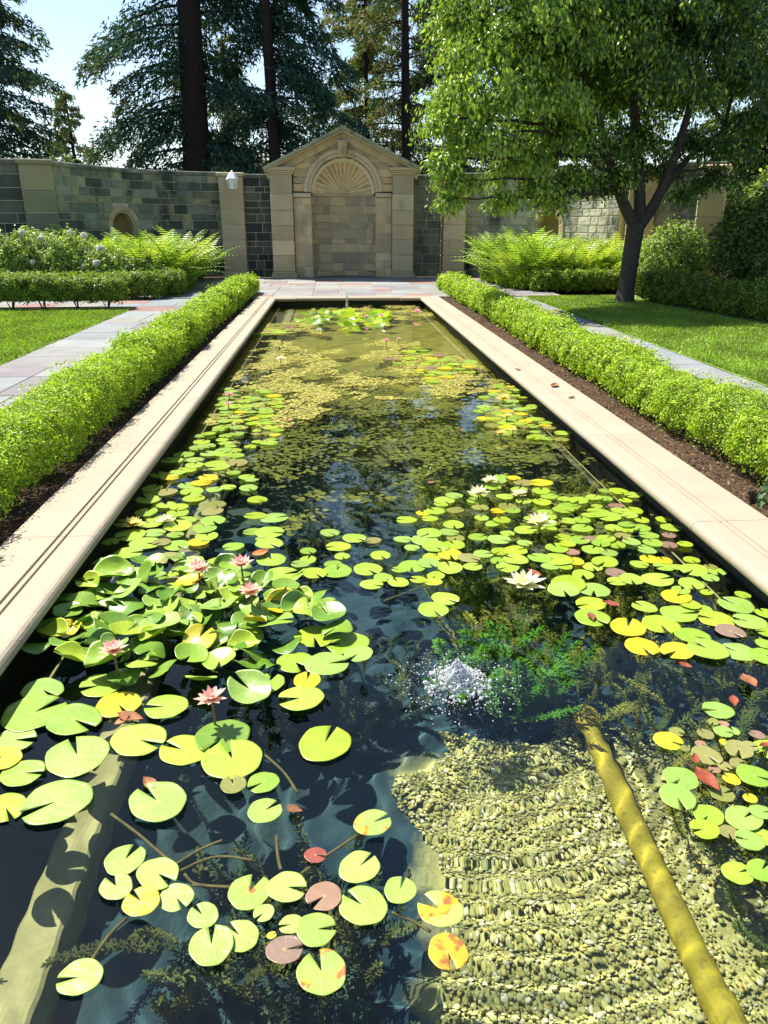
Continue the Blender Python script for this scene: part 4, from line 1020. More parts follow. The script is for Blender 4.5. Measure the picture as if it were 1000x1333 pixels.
spots = [(gw_[0]+rwd.randn()*.05, gw_[1]+rwd.randn()*.07, .50+.12*rwd.rand()) for _ in range(26)]+[(gx[0]+rwd.randn()*.09, gx[1]+rwd.randn()*.07, .46+.1*rwd.rand()) for _ in range(30)]
weed_field('milfoil', 'feathery bright green milfoil around the bubbling fountain', spots, [(.12, .32, .03), (.16, .38, .04), (.10, .25, .04)], 114, sc=(1.1, 1.5))

# ---- floating algae mats in the middle of the pool
r = np.random.RandomState(121)
def mat_scatter(polys, n, size, pal, z, seed, thr=-.2, fs=3.0):
    r = np.random.RandomState(seed); P = []
    wx = np.array([[onz(x, y, WZ)[:2] for x, y in p] for p in polys], dtype=object)
    for p in polys:
        q = np.array([onz(x, y, WZ)[:2] for x, y in p]); lo, hi = q.min(0), q.max(0); m_ = int(n*(hi-lo).prod())
        pts = lo+(hi-lo)*r.rand(m_, 2); raw = pts.copy(); pts = pts+.22*np.stack([vnoise(raw[:, 0], raw[:, 1], 3.1, seed=4)+.5*vnoise(raw[:, 0], raw[:, 1], 9, seed=6), 1.6*vnoise(raw[:, 0], raw[:, 1], 2.7, seed=19)+.8*vnoise(raw[:, 0], raw[:, 1], 8, seed=14)], 1); ins = np.zeros(m_, bool); j = len(q)-1
        for i in range(len(q)):
            c_ = ((q[i, 1] > pts[:, 1]) != (q[j, 1] > pts[:, 1])) & (pts[:, 0] < (q[j, 0]-q[i, 0])*(pts[:, 1]-q[i, 1])/(q[j, 1]-q[i, 1]+1e-9)+q[i, 0]); ins ^= c_; j = i
        pts = raw[ins]; v = vnoise(pts[:, 0], pts[:, 1], fs, seed=seed % 30)+.6*vnoise(pts[:, 0], pts[:, 1], fs*4, seed=7)
        P.append(pts[v+.35*r.randn(len(v)) > thr])
    P = np.vstack(P); n = len(P); P = np.hstack([P, np.full((n, 1), z)+.003*r.rand(n)[:, None]])
    P = P[(P[:, 0] > WX0+.14) & (P[:, 0] < WX1-.03)]; n = len(P)
    a = r.rand(n, 1)*6.283+np.linspace(0, 6.283, 5, endpoint=False)[None]; s = size*(.5+r.rand(n, 1))*(.6+.7*r.rand(n, 5))
    V = np.stack([P[:, :1]+np.cos(a)*s, P[:, 1:2]+np.sin(a)*s, P[:, 2:]+.005*r.randn(n, 5)*size/.02*.4], 2).reshape(-1, 3)
    V[:, 2] = np.clip(V[:, 2], z-.002, z+.02)
    return V, np.arange(5*n).reshape(-1, 5), np.repeat(pick(pal, n, r), 5, 0)
mats = [[(300, 470), (360, 440), (440, 462), (470, 490), (420, 545), (330, 560), (262, 560), (275, 510)], [(415, 490), (660, 488), (640, 510), (520, 520), (420, 512)], [(420, 400), (540, 396), (575, 412), (520, 418), (470, 408), (400, 408)], [(332, 420), (420, 420), (415, 432), (330, 436)], [(480, 440), (600, 470), (660, 500), (560, 500), (470, 470)]]
V, F, C = mat_scatter(mats, 3000, .015, [(.36, .35, .06), (.44, .40, .08), (.26, .27, .05), (.50, .43, .12), (.18, .19, .04), (.30, .22, .07)], WZ+.003, 122, .12, 4.5)
tag(put('algae_mat', meshnp('algae_mat', V, F, M['weed'], C)), 'yellow green floating algae mats in the middle of the pool', 'algae', kind='stuff')
sub = [[(250, 600), (300, 480), (560, 470), (680, 520), (880, 690), (700, 700), (560, 620), (440, 690), (330, 620)]]
V, F, C = mat_scatter(sub, 1100, .019, [(.26, .26, .05), (.18, .19, .04), (.33, .31, .06)], WZ-.03, 123, .15, 2.2)
tag(put('sunken_algae', meshnp('sunken_algae', V, F, M['weed'], C), under=True), 'dull olive algae drifting just below the surface', 'algae', kind='stuff')

# ---- lily pads
def pad_mesh(seed, kind='flat'):
    r = np.random.RandomState(seed); n = 30; notch = r.uniform(.10, .22) if kind != 'open' else .30
    ang = np.linspace(notch, 2*math.pi-notch, n); ph = r.rand(4)*6.283
    rim = 1+.025*np.sin(3*ang+ph[0])+.015*np.sin(7*ang+ph[1]); rings = [.0, .12, .45, .75, .93, 1.0]
    V = []
    for q in rings:
        for i, a in enumerate(ang):
            rr_ = q*rim[i]; x, y = rr_*math.cos(a), rr_*math.sin(a); z = 0
            if kind == 'flat': z = .018*q**3*math.sin(2*a+ph[2])+.012*q**5*math.sin(5*a+ph[3])+(.02 if q == 1 else 0)*r.uniform(.2, 1)
            if kind == 'cup': z = .30*q**2*(.7+.3*math.sin(a+ph[2]))+.05*q**2*math.sin(3*a+ph[3])
            if kind == 'fold': z = .55*abs(y)*q+.06*q**2*math.sin(4*a+ph[3])
            if kind == 'wave': z = .16*q**2*math.sin(2*a+ph[2])+.08*q**2*math.sin(3*a+ph[3])-.05*q**2
            V.append((x, y, z))
    nr = len(rings); F = [[k_*n+i, (k_+1)*n+i, (k_+1)*n+i+1, k_*n+i+1] for k_ in range(nr-1) for i in range(n-1)]
    V = np.array(V); B = V.copy(); B[:, 2] -= .022; n0 = len(V)                 # underside and rim give the leaf its thickness
    per = [k_*n for k_ in range(nr)]+[(nr-1)*n+i for i in range(1, n)]+[k_*n+n-1 for k_ in range(nr-2, -1, -1)]
    F2 = [[n0+q for q in reversed(f)] for f in F]+[[per[i], n0+per[i], n0+per[i+1], per[i+1]] for i in range(len(per)-1)]
    me = meshnp('lily_pad', np.vstack([V, B]), np.array(F+F2), [M['pad']], smooth=True)
    return me
m, nt_, p_ = new_mat('lily_leaf')
oi = _n(nt_, 'ShaderNodeObjectInfo'); tc = _n(nt_, 'ShaderNodeTexCoord'); sx = _n(nt_, 'ShaderNodeSeparateXYZ'); nt_.links.new(tc.outputs['Object'], sx.inputs[0])
at = _n(nt_, 'ShaderNodeMath', operation='ARCTAN2'); nt_.links.new(sx.outputs[1], at.inputs[0]); nt_.links.new(sx.outputs[0], at.inputs[1])
mu = _n(nt_, 'ShaderNodeMath', operation='MULTIPLY'); nt_.links.new(at.outputs[0], mu.inputs[0]); mu.inputs[1].default_value = 9.0
sn = _n(nt_, 'ShaderNodeMath', operation='COSINE'); nt_.links.new(mu.outputs[0], sn.inputs[0])
vein = ramp(nt_, sn.outputs[0], .86, 1.0)
ln_ = _n(nt_, 'ShaderNodeVectorMath', operation='LENGTH'); nt_.links.new(tc.outputs['Object'], ln_.inputs[0])
pn = _n(nt_, 'ShaderNodeVectorMath', operation='ADD'); nt_.links.new(_n(nt_, 'ShaderNodeNewGeometry').outputs['Position'], pn.inputs[0])
def pn_noise(scale, det=4):
    t = _n(nt_, 'ShaderNodeTexNoise'); t.inputs['Scale'].default_value = scale; t.inputs['Detail'].default_value = det; nt_.links.new(pn.outputs[0], t.inputs['Vector']); return t.outputs['Fac']
c = mixcol(nt_, ramp(nt_, pn_noise(9), .3, .7), oi.outputs['Color'], mixcol(nt_, 1.0, oi.outputs['Color'], (.78, .86, .8), 'MULTIPLY'))
c = mixcol(nt_, ramp(nt_, pn_noise(60, 3), .62, .78), c, mixcol(nt_, 1.0, oi.outputs['Color'], (1.25, .95, .7), 'MULTIPLY'))
vf = _n(nt_, 'ShaderNodeMath', operation='MULTIPLY'); nt_.links.new(vein, vf.inputs[0]); vf.inputs[1].default_value = .30
c = mixcol(nt_, vf.outputs[0], c, mixcol(nt_, 1.0, oi.outputs['Color'], (1.35, 1.2, 1.3), 'MULTIPLY'))
ctr = ramp(nt_, ln_.outputs['Value'], .16, .02); cf = _n(nt_, 'ShaderNodeMath', operation='MULTIPLY'); nt_.links.new(ctr, cf.inputs[0]); cf.inputs[1].default_value = .6
c = mixcol(nt_, cf.outputs[0], c, (.42, .46, .10))
c = mixcol(nt_, ramp(nt_, pn_noise(150, 2), .70, .76), c, (.20, .17, .03))
# decay blotches: wider on leaves with a low alpha in the object colour
th_ = _n(nt_, 'ShaderNodeMapRange', clamp=True); th_.inputs[1].default_value = 0; th_.inputs[2].default_value = 1; th_.inputs[3].default_value = .42; th_.inputs[4].default_value = .74
nt_.links.new(oi.outputs['Alpha'], th_.inputs[0])
df = _n(nt_, 'ShaderNodeMath', operation='SUBTRACT'); nt_.links.new(pn_noise(13, 3), df.inputs[0]); nt_.links.new(th_.outputs[0], df.inputs[1])
c = mixcol(nt_, ramp(nt_, df.outputs[0], 0, .03), c, mixcol(nt_, ramp(nt_, pn_noise(30, 3), .45, .6), (.62, .42, .03), (.34, .13, .03)))
nt_.links.new(c, p_.inputs['Base Color']); p_.inputs['Roughness'].default_value = .34; p_.inputs['Specular IOR Level'].default_value = .5
b_ = bump(nt_, p_, pn_noise(40, 3), .3, .006); bump(nt_, p_, vein, .07, .003, b_)
tr = _n(nt_, 'ShaderNodeBsdfTranslucent'); nt_.links.new(mixcol(nt_, 1.0, c, (1.2, 1.25, .5), 'MULTIPLY'), tr.inputs[0])
mx = _n(nt_, 'ShaderNodeMixShader'); mx.inputs[0].default_value = .22; nt_.links.new(p_.outputs[0], mx.inputs[1]); nt_.links.new(tr.outputs[0], mx.inputs[2])
nt_.links.new(mx.outputs[0], nt_.nodes['Material Output'].inputs[0]); M['pad'] = m
FLAT = [pad_mesh(k, 'flat') for k in range(6)]+[pad_mesh(20, 'open')]
CUP = [pad_mesh(30+k, q) for k, q in enumerate(('cup', 'fold', 'wave', 'wave', 'cup', 'fold', 'wave'))]
PCOL = {'g': [(.33, .48, .045), (.29, .45, .05), (.37, .51, .06), (.31, .46, .09), (.38, .49, .035)], 'y': [(.66, .52, .02), (.58, .50, .03)], 'o': [(.62, .34, .03)], 'b': [(.34, .20, .13), (.30, .19, .14)], 'k': [(.26, .27, .06), (.30, .28, .09)],
        'p': [(.34, .47, .09), (.38, .50, .11)], 'r': [(.30, .07, .05)], 'd': [(.13, .26, .025), (.17, .31, .03), (.22, .36, .035)]}
CNAME = {'g': 'lime green', 'y': 'bright yellow', 'o': 'orange and yellow', 'b': 'brownish pink', 'k': 'olive', 'p': 'pale green', 'r': 'dark red', 'd': 'glossy deep green'}
rp = random.Random(131)
PADS = []                                                 # (x, y, z, radius, colour key, decay, where, raised)
def pad_px(px, py, wpx, ck='g', decay=0.0, where='', notch=None):
    p = onz(px, py, WZ); PADS.append([p[0], p[1], None, wpx*.5*mpp(p), ck, decay, where, False, notch])
A_ = 'on the dark open water beside the sunken kerb'
for q in ((163, 1121, 54, 'p', .2), (206, 1140, 58, 'p', 0), (152, 1158, 47, 'p', .45), (185, 1179, 48, 'y', .4), (230, 1170, 46, 'p', 0), (105, 1275, 58, 'p', .35), (265, 1196, 42, 'p', .6), (276, 1236, 61, 'p', .25), (313, 1220, 52, 'p', .3), (325, 1164, 58, 'p', .35), (374, 1159, 52, 'p', .1), (344, 1194, 28, 'p', 0), (380, 1205, 34, 'p', .5), (412, 1213, 52, 'p', .2), (422, 1171, 47, 'b', 0), (371, 1242, 49, 'b', 0), (419, 1267, 67, 'p', .4), (473, 1182, 65, 'p', .3), (468, 1133, 57, 'p', .3), (485, 1076, 50, 'p', .4), (411, 1115, 30, 'r', 0), (345, 1058, 45, 'p', 0), (354, 1222, 13, 'y', 0), (521, 1164, 44, 'p', .1), (573, 1185, 62, 'p', .75), (583, 1242, 56, 'o', .9)):
    pad_px(*q, A_ if q[0] < 500 else 'over the gravel bank beside the yellow pipe')
B_ = 'floating apart in front of the pink flowered clump'
for q in ((45, 931, 80, 'g'), (97, 941, 73, 'g'), (101, 985, 84, 'g'), (181, 965, 74, 'g'), (75, 1047, 89, 'g'), (206, 1048, 80, 'g'), (8, 1053, 60, 'g'), (18, 966, 58, 'g'), (30, 1010, 56, 'g'), (4, 992, 50, 'y'), (240, 978, 66, 'g'), (290, 961, 72, 'd'), (303, 992, 79, 'g'), (304, 1026, 35, 'k'), (343, 1020, 42, 'g'), (56, 900, 58, 'g'), (155, 920, 58, 'y'), (217, 924, 56, 'g'), (133, 893, 56, 'g'), (423, 970, 75, 'g'), (392, 912, 60, 'g'), (426, 868, 58, 'g'), (452, 838, 58, 'g'), (350, 891, 44, 'g'), (400, 889, 40, 'y'), (385, 866, 50, 'g'), (409, 830, 58, 'g'), (467, 853, 40, 'g')):
    pad_px(q[0], q[1], q[2], q[3], .06, B_)
C_ = 'in the drift behind the bubbling fountain with cream flowers'
for q in ((580, 782, 39), (564, 797, 43), (484, 762, 31), (519, 760, 29), (544, 757, 22), (564, 761, 24), (479, 742, 39), (439, 745, 41), (536, 740, 36), (586, 742, 38)): pad_px(*q, 'g', .05, C_)
D_ = 'crowded along the tree side pool wall with one large cream flower'
for q in ((773, 769, 42), (769, 788, 41), (771, 807, 46), (817, 820, 51, 'y'), (860, 814, 49), (835, 844, 46, 'y'), (881, 850, 46, 'y'), (921, 849, 53), (961, 850, 46), (995, 856, 40), (740, 762, 50), (733, 771, 44), (932, 807, 47), (902, 830, 46), (958, 790, 46), (975, 813, 44), (884, 800, 47), (839, 792, 34), (856, 757, 42), (880, 780, 40, 'y')): pad_px(*(list(q)+['g'])[:4], .08, D_)
E_ = 'beyond the yellow pipe near the tree side wall'
for q in ((935, 926, 40, 'g'), (870, 967, 38, 'y'), (886, 1017, 47, 'g'), (881, 1042, 50, 'g'), (922, 1063, 40, 'g'), (917, 1082, 38, 'g'), (967, 1069, 49, 'g'), (975, 1099, 37, 'g'), (960, 1138, 41, 'g'), (991, 1136, 40, 'g'), (919, 987, 40, 'k'), (982, 1015, 46, 'g'), (940, 1035, 31, 'k'), (952, 1017, 23, 'y'), (976, 1043, 18, 'y'), (961, 980, 40, 'k'), (881, 954, 20, 'k'), (891, 977, 14, 'k'), (918, 959, 22, 'k'), (941, 957, 25, 'g'), (955, 953, 17, 'g'), (912, 971, 15, 'b'), (943, 970, 14, 'y'), (928, 944, 16, 'k'), (941, 944, 16, 'b'), (1000, 978, 40, 'g'), (975, 975, 22, 'k'), (960, 998, 22, 'k'), (930, 1003, 17, 'b'), (943, 1000, 20, 'k'), (985, 960, 20, 'b'), (990, 1062, 30, 'g'), (995, 1092, 34, 'g'), (948, 1086, 26, 'k')): pad_px(*q, .1, E_)
def inside(poly, x, y):
    s = False; j = len(poly)-1
    for i in range(len(poly)):
        (xi, yi), (xj, yj) = poly[i], poly[j]
        if (yi > y) != (yj > y) and x < (xj-xi)*(y-yi)/(yj-yi)+xi: s = not s
        j = i
    return s
def fill(poly, n, r0, r1, where, mixc='ggggggyk', raised=False, ov=.72, decay=.12):
    W = [onz(x, y, WZ)[:2] for x, y in poly]; xs = [p[0] for p in W]; ys_ = [p[1] for p in W]; c_ = 0; tries = 0
    while c_ < n and tries < n*120:
        tries += 1; x, y = rp.uniform(min(xs), max(xs)), rp.uniform(min(ys_), max(ys_))
        if not inside(W, x, y): continue
        rad = rp.uniform(r0, r1)*rp.choice((1, 1, .8)); 
        if x-rad*.6 < WX0+.02 or x+rad*.9 > WX1: continue
        if any((x-p[0])**2+(y-p[1])**2 < (ov*(rad+p[3]))**2 for p in PADS): continue
        PADS.append([x, y, None, rad, rp.choice(mixc), decay*rp.random() if rp.random() < .5 else 0, where, raised, None]); c_ += 1
    return c_
cl1 = 'in the crowded raised clump with pink flowers'
print(fill([(30, 880), (75, 800), (120, 750), (250, 738), (390, 765), (425, 800), (440, 830), (400, 852), (340, 872), (325, 905), (200, 900), (110, 872)], 120, .062, .10, cl1, 'dddddgdggddddgdggy', True, .42, .0))
cl2 = 'in the drift with pale yellow flowers by the path side coping'
print(fill([(95, 760), (150, 690), (215, 605), (265, 575), (330, 605), (345, 650), (370, 700), (440, 735), (420, 765), (260, 735)], 75, .062, .098, cl2, 'ggggggggggggykg', False, .62))
print(fill([(430, 745), (425, 690), (500, 695), (570, 650), (600, 630), (650, 612), (720, 630), (760, 650), (720, 690), (660, 745), (600, 750), (560, 770), (470, 752)], 70, .055, .085, C_, 'gggggggggggyk', False, .66))
print(fill([(715, 755), (690, 705), (720, 660), (770, 640), (820, 640), (900, 690), (1000, 788), (1000, 850), (880, 790), (800, 760)], 78, .045, .085, D_, 'ggggggggggggykb', False, .64, .2))
cl5 = 'in the far drift of yellow flowers by the tree side wall'
print(fill([(612, 540), (640, 500), (690, 505), (760, 560), (745, 578), (660, 568)], 48, .06, .095, cl5, 'gggggggggyk', False, .64))
cl6 = 'in the small pad drift edging the algae mat'
print(fill([(258, 570), (285, 540), (350, 545), (375, 570), (330, 592), (290, 590)], 30, .055, .08, cl6, 'gggggggggyk', False, .66))
cl7 = 'beside the paired pink flowers at the algae mat'
print(fill([(275, 545), (290, 508), (345, 505), (372, 530), (340, 545)], 34, .07, .10, cl7, 'ggggggyk', False, .66))
cl8 = 'in the bright clump by the far jet'
print(fill([(388, 422), (400, 408), (500, 408), (515, 418), (490, 428), (420, 428)], 34, .12, .18, cl8, 'gdgdg', True, .5))
cl9 = 'in the sparse far drift under small pink flowers'
print(fill([(500, 470), (545, 452), (610, 470), (650, 495), (690, 500), (640, 480), (560, 500)], 40, .08, .13, cl9, 'gggggggykb', False, .7))
print(fill([(310, 436), (335, 420), (400, 424), (370, 436)], 14, .12, .18, 'floating far off beside the path side coping', 'ggkb', False, .7))
rp.shuffle(PADS[-1:])
order = sorted(range(len(PADS)), key=lambda i: -PADS[i][3]/max(1.0, PADS[i][1])**2)
keep = set(order[:298]); rest = []
print('pads', len(PADS))
ODD = {'y': 'a yellow one', 'b': 'a brownish one', 'r': 'the dark red one', 'o': 'the orange one', 'k': 'an olive one'}
def nextto(i):
    x, y, _, rad, ck = PADS[i][:5]; best = None
    for j, q in enumerate(PADS):
        if j != i and q[4] in ODD and q[4] != ck and math.hypot(q[0]-x, q[1]-y) < (rad+q[3])*1.12:
            d = math.hypot(q[0]-x, q[1]-y)
            if best is None or d < best[0]: best = (d, ODD[q[4]])
    if best: return ' touching '+best[1]
    if PADS[i][7]: return ''
    g = min((math.hypot(q[0]-x, q[1]-y)/(rad+q[3]) for j, q in enumerate(PADS) if j != i))
    return ', overlapping another' if g < .9 else (', standing clear' if g > 1.2 else '')
size_rank = {}
for i, q in enumerate(PADS): size_rank.setdefault((q[6], q[4]), []).append((q[3], i))
big = {}
for k_, v in size_rank.items():
    v.sort(); 
    if len(v) > 2: big[v[-1][1]] = 'largest '; big[v[0][1]] = 'smallest '
for i, (x, y, z, rad, ck, dec, where, raised, notch) in enumerate(PADS):
    col = list(rp.choice(PCOL[ck])); k_ = rp.uniform(.88, 1.12); col = [q*k_ for q in col]+[1-dec if dec > 0 else 1.0]
    if raised:
        me = rp.choice(CUP); zz = WZ+rp.uniform(.015, .085)*(1 if y < 6 else .6); rot = (rp.gauss(0, .22), rp.gauss(0, .22), rp.uniform(0, 6.28)); s = (rad, rad*rp.uniform(.85, 1.0), rad)
    else:
        me = rp.choice(FLAT); zz = WZ+.006+.0035*(i % 4); rot = (rp.gauss(0, .012), rp.gauss(0, .012), rp.uniform(0, 6.28)); s = (rad, rad*rp.uniform(.86, 1.0), rad*.8)
    if i in keep:
        o = put('lily_pad', me, None, (x, y, zz), rot, s, col)
        w0 = ('curled ' if raised else '')+CNAME[ck]+(' lily leaf ' if raised else ' lily pad ')
        if dec > .3: w0 = 'blotched '+w0
        w0 = big.get(i, '')+w0; lab = w0+where+(nextto(i) if not big.get(i) else '')
        if len(lab.split()) > 16: lab = w0+where
        if len(lab.split()) > 16: lab = lab.replace('blotched ', '').replace('curled ', '')
        if len(lab.split()) > 16: lab = CNAME[ck]+' lily pad '+where
        tag(o, lab, 'lily pad', lab)
    else: rest.append((me, x, y, zz, rot, s, col))
if rest:
    # the far small ones as one mass, each still its own leaf shape
    VV = []; FF = []; CC = []; n0 = 0
    for me, x, y, zz, rot, s, col in rest:
        nv = len(me.vertices)//2; V = np.empty(len(me.vertices)*3, np.float32); me.vertices.foreach_get('co', V); V = V.reshape(-1, 3)[:nv]
        from mathutils import Euler
        Rm = np.array(Euler(rot).to_matrix()); V = (V*np.array(s))@Rm.T+np.array([x, y, zz])
        F = np.array([[k_*30+i, (k_+1)*30+i, (k_+1)*30+i+1, k_*30+i+1] for k_ in range(5) for i in range(29)])
        VV.append(V); FF.append(F+n0); CC.append(np.tile(col[:3], (nv, 1))); n0 += nv
    tag(put('distant_lily_pads', meshnp('distant_lily_pads', np.vstack(VV), np.vstack(FF), M['gloss'], np.vstack(CC))), 'scattered small lily pads towards the far end of the pool', 'lily pads', kind='stuff')

# ---- submerged leaf stalks
M['stalk'] = plain_mat('lily_stalk', (.22, .17, .045), (.13, .09, .03), .6, 30)
SK = [((145, 1062), (180, 1090), (215, 1118), (228, 1128)), ((110, 1268), (140, 1225), (165, 1198)), ((228, 1128), (262, 1110), (290, 1096)), ((235, 1136), (280, 1120), (330, 1122)), ((360, 1090), (362, 1120), (366, 1135)), ((465, 1090), (430, 1115), (392, 1140)), ((510, 1190), (535, 1203), (560, 1215)), ((345, 985), (370, 1010), (388, 1035)), ((250, 1155), (280, 1158), (320, 1158)), ((500, 785), (530, 775), (553, 766)), ((390, 790), (402, 812), (408, 828)), ((883, 985), (900, 1003), (925, 1010)), ((240, 1140), (255, 1155), (300, 1158))]
for k_, q in enumerate(SK):
    P = np.array([onz(x, y, WZ-.02-.015*(i % 2)) for i, (x, y) in enumerate(q)]); mb = MB(); mb.add(*tube_vf(smoothline(P, 10), .0055, 6))
    tag(put('lily_stalk', mb.mesh('lily_stalk', M['stalk'], True), under=True), 'thin brown lily stalk trailing under water between pads', 'stalk', 'trailing lily stalks')

# ---- flowers
def petal_mesh(name, L, wd, cup, c0, c1):
    n = 7; V = []; C = []
    for i in range(n):
        s = i/(n-1); hw = wd*math.sin(math.pi*min(1, .10+.9*s)**.85)*.5 if i < n-1 else 0
        z = cup*L*(s**1.7); c_ = [c0[q]+(c1[q]-c0[q])*s for q in range(3)]
        for f in (-1, 0, 1): V.append((s*L, f*hw, z+abs(f)*hw*.35)); C.append(c_)
    F = [[k*3+i, (k+1)*3+i, (k+1)*3+i+1, k*3+i+1] for k in range(n-1) for i in range(2)]
    return meshnp(name, V, np.array(F), M['petal'], np.array(C), True)
PET = {}
for nm, c0, c1 in (('pink', (.90, .52, .36), (.93, .55, .54)), ('cream', (.86, .80, .35), (.90, .88, .68)), ('yellow', (.80, .62, .10), (.84, .74, .30)), ('hot', (.85, .30, .38), (.9, .42, .5))):
    PET[nm] = [petal_mesh('petal', 1.0, .42, .12, c0, c1), petal_mesh('petal', .88, .36, .22, c0, c1), petal_mesh('petal', .7, .28, .30, c0, c1)]
mb = MB()
rq = np.random.RandomState(5)
for k_ in range(46):
    a = rq.rand()*6.283; d = np.array([math.cos(a)*.35, math.sin(a)*.35, .75])*rq.uniform(.5, .62); mb.add(*tube_vf([np.array([math.cos(a), math.sin(a), 0])*.05, d*.6+[0, 0, .03], d], [.022, .02, .016], 4))
M['stamen'] = plain_mat('stamen', (.75, .45, .04), (.6, .33, .03), .6); STAM = mb.mesh('stamens', M['stamen'], True)
def flower(px, py, wpx, colr, h, label, group, parts=True, rotseed=0):
    r_ = random.Random(rotseed+int(px*7+py)); p = onz(px, py+ (0), WZ+h); rad = wpx*.5*mpp(p)
    t = thing('water_lily', (p[0], p[1], p[2]-.02), label, 'flower', group)
    lay = [(9, 0, .12, 1.0), (9, 1, .55, .98), (8, 2, .95, .95)]
    for (n_, m_, el, s) in lay:
        o0 = r_.random()*6.28
        for k_ in range(n_):
            put('petal', PET[colr][m_], t, (0, 0, 0), (0, -el+r_.gauss(0, .07), o0+6.283*k_/n_+r_.gauss(0, .06)), [rad*s*r_.uniform(.92, 1.05)]*3)
    put('stamens', STAM, t, (0, 0, 0), (0, 0, 0), [rad*.75]*3)
    mb = MB(); mb.add(*tube_vf([(0, 0, .0), (.004, .004, -h*.6), (.0, .01, -h-.1)], .005, 6)); put('stalk', mb.mesh('stalk', M['stalk'], True), t)
G1 = 'pink water lilies on the raised clump'
flower(258, 737, 38, 'pink', .16, 'pink water lily edging the flat pads, farther from the orange leaf', None)
flower(314, 731, 38, 'pink', .17, 'pink water lily beside a dry orange leaf', None)
flower(326, 766, 38, 'pink', .18, 'pink water lily on a tall stalk just in front of the orange leaf pair', None)
flower(147, 842, 42, 'pink', .17, 'pink water lily standing between curled leaves close to the coping', None)
flower(275, 905, 46, 'pink', .14, 'pink water lily casting its shadow on a flat pad', None)
flower(173, 680, 32, 'yellow', .05, 'pale yellow water lily touching the coping shadow', None)
flower(215, 675, 28, 'cream', .05, 'pale yellow water lily second from the path side coping', None)
flower(683, 758, 58, 'cream', .08, 'largest cream water lily, fully open behind the fountain', None)
flower(703, 678, 42, 'cream', .08, 'open cream water lily on a short stalk above yellow green pads', None)
flower(623, 640, 34, 'cream', .07, 'cream water lily at the back of the fountain drift', 'cream lilies at the back of the drift')
flower(638, 623, 24, 'cream', .06, 'cream water lily at the back of the fountain drift', 'cream lilies at the back of the drift')
flower(676, 641, 24, 'cream', .05, 'cream water lily at the back of the fountain drift', 'cream lilies at the back of the drift')
for q in ((655, 517, 24), (660, 540, 18), (652, 562, 20), (668, 558, 16)): flower(*q, 'yellow', .07, 'yellow water lily in the far drift by the tree side wall', 'yellow lilies by the tree side wall')
flower(365, 466, 16, 'cream', .12, 'single cream water lily on the algae mat', None)
for q in ((298, 512, 14), (297, 524, 12)): flower(*q, 'hot', .08, 'small pink water lily of the pair on the algae mat', 'paired pink lilies on the algae mat')
for q in ((503, 442, 11), (519, 440, 9)): flower(*q, 'hot', .12, 'small pink water lily standing over the sparse far drift', 'pink lilies over the sparse far drift')
for q in ((477, 411, 9), (497, 410, 10)): flower(*q, 'hot', .12, 'small pink water lily on the bright clump by the far jet', 'pink lilies on the far clump')
flower(543, 405, 15, 'hot', .12, 'pink water lily alone near the far corner of the pool', None)
flower(413, 412, 10, 'cream', .12, 'white water lily on the bright clump by the far jet', None)

# ---- fountain and jet
m, nt_, p_ = new_mat('foaming_water'); p_.inputs['Base Color'].default_value = (.92, .95, .97, 1); p_.inputs['Roughness'].default_value = .12
p_.inputs['IOR'].default_value = 1.33; p_.inputs['Transmission Weight'].default_value = .6; M['foam'] = m
def bubbler(loc, label, hh, rad, nd, spread, seed, name='fountain'):
    r_ = np.random.RandomState(seed); t = thing(name, loc, label, 'fountain'); mb = MB(); V = []; nu, nv = 26, 12; ph = r_.rand(6)*6.283
    for j in range(nv):
        s = j/(nv-1)
        for i in range(nu):
            a = 6.283*i/nu; rr_ = rad*(1-s)**.65*(1+.35*math.sin(3*a+ph[0]+s*5)*s+.22*math.sin(7*a+ph[1]-s*9)+.16*r_.randn()*(1 if s > .1 else .5))+.002
            V.append((rr_*math.cos(a)-.12*rad*s, rr_*math.sin(a), -.01+hh*s*(1+.10*math.sin(2*a+ph[2]))))
    F = [[j*nu+i, j*nu+(i+1) % nu, (j+1)*nu+(i+1) % nu, (j+1)*nu+i] for j in range(nv-1) for i in range(nu)]
    put('water_plume', meshnp('water_plume', V, np.array(F), M['foam'], smooth=True), t)
    nl = 420; a = r_.rand(nl)*6.283; rl = rad*2.3*r_.rand(nl)**.8; P = np.stack([np.cos(a)*rl, np.sin(a)*rl, hh*.8*np.exp(-(rl/(rad*1.2))**1.5)*r_.rand(nl)+.003], 1)
    V, F, _ = pebbles(P, (.003+.012*r_.rand(nl)**2.5)*(rad/.085), np.zeros((nl, 3)), r_, 1.3); tag(put('splash', meshnp('splash', V, F, M['foam'], smooth=True), t), kind='stuff')
    d = r_.randn(nd, 2); rr_ = np.where(r_.rand(nd) < .72, np.abs(r_.randn(nd))*spread*.5, spread*1.35+r_.randn(nd)*spread*.25); a = r_.rand(nd)*6.283
    P = np.stack([np.cos(a)*rr_*1.1, np.sin(a)*rr_, .004+hh*.9*np.exp(-(rr_/(rad*1.4))**1.3)*r_.rand(nd)+.03*r_.rand(nd)**3], 1)
    V, F, _ = pebbles(P, (.0011+.0042*r_.rand(nd)**4)*(rad/.1)**.3, np.zeros((nd, 3)), r_, .9)
    tag(put('droplet', meshnp('droplet', V, F, M['foam'], smooth=True), t), kind='stuff')
bubbler(tuple(FOUNT), 'bubbling white fountain splashing among the lily pads', .12, .062, 2400, .15, 141)
bubbler(tuple(JET), 'slim white water jet near the far end of the pool', .42, .026, 500, .22, 142, 'water_jet')

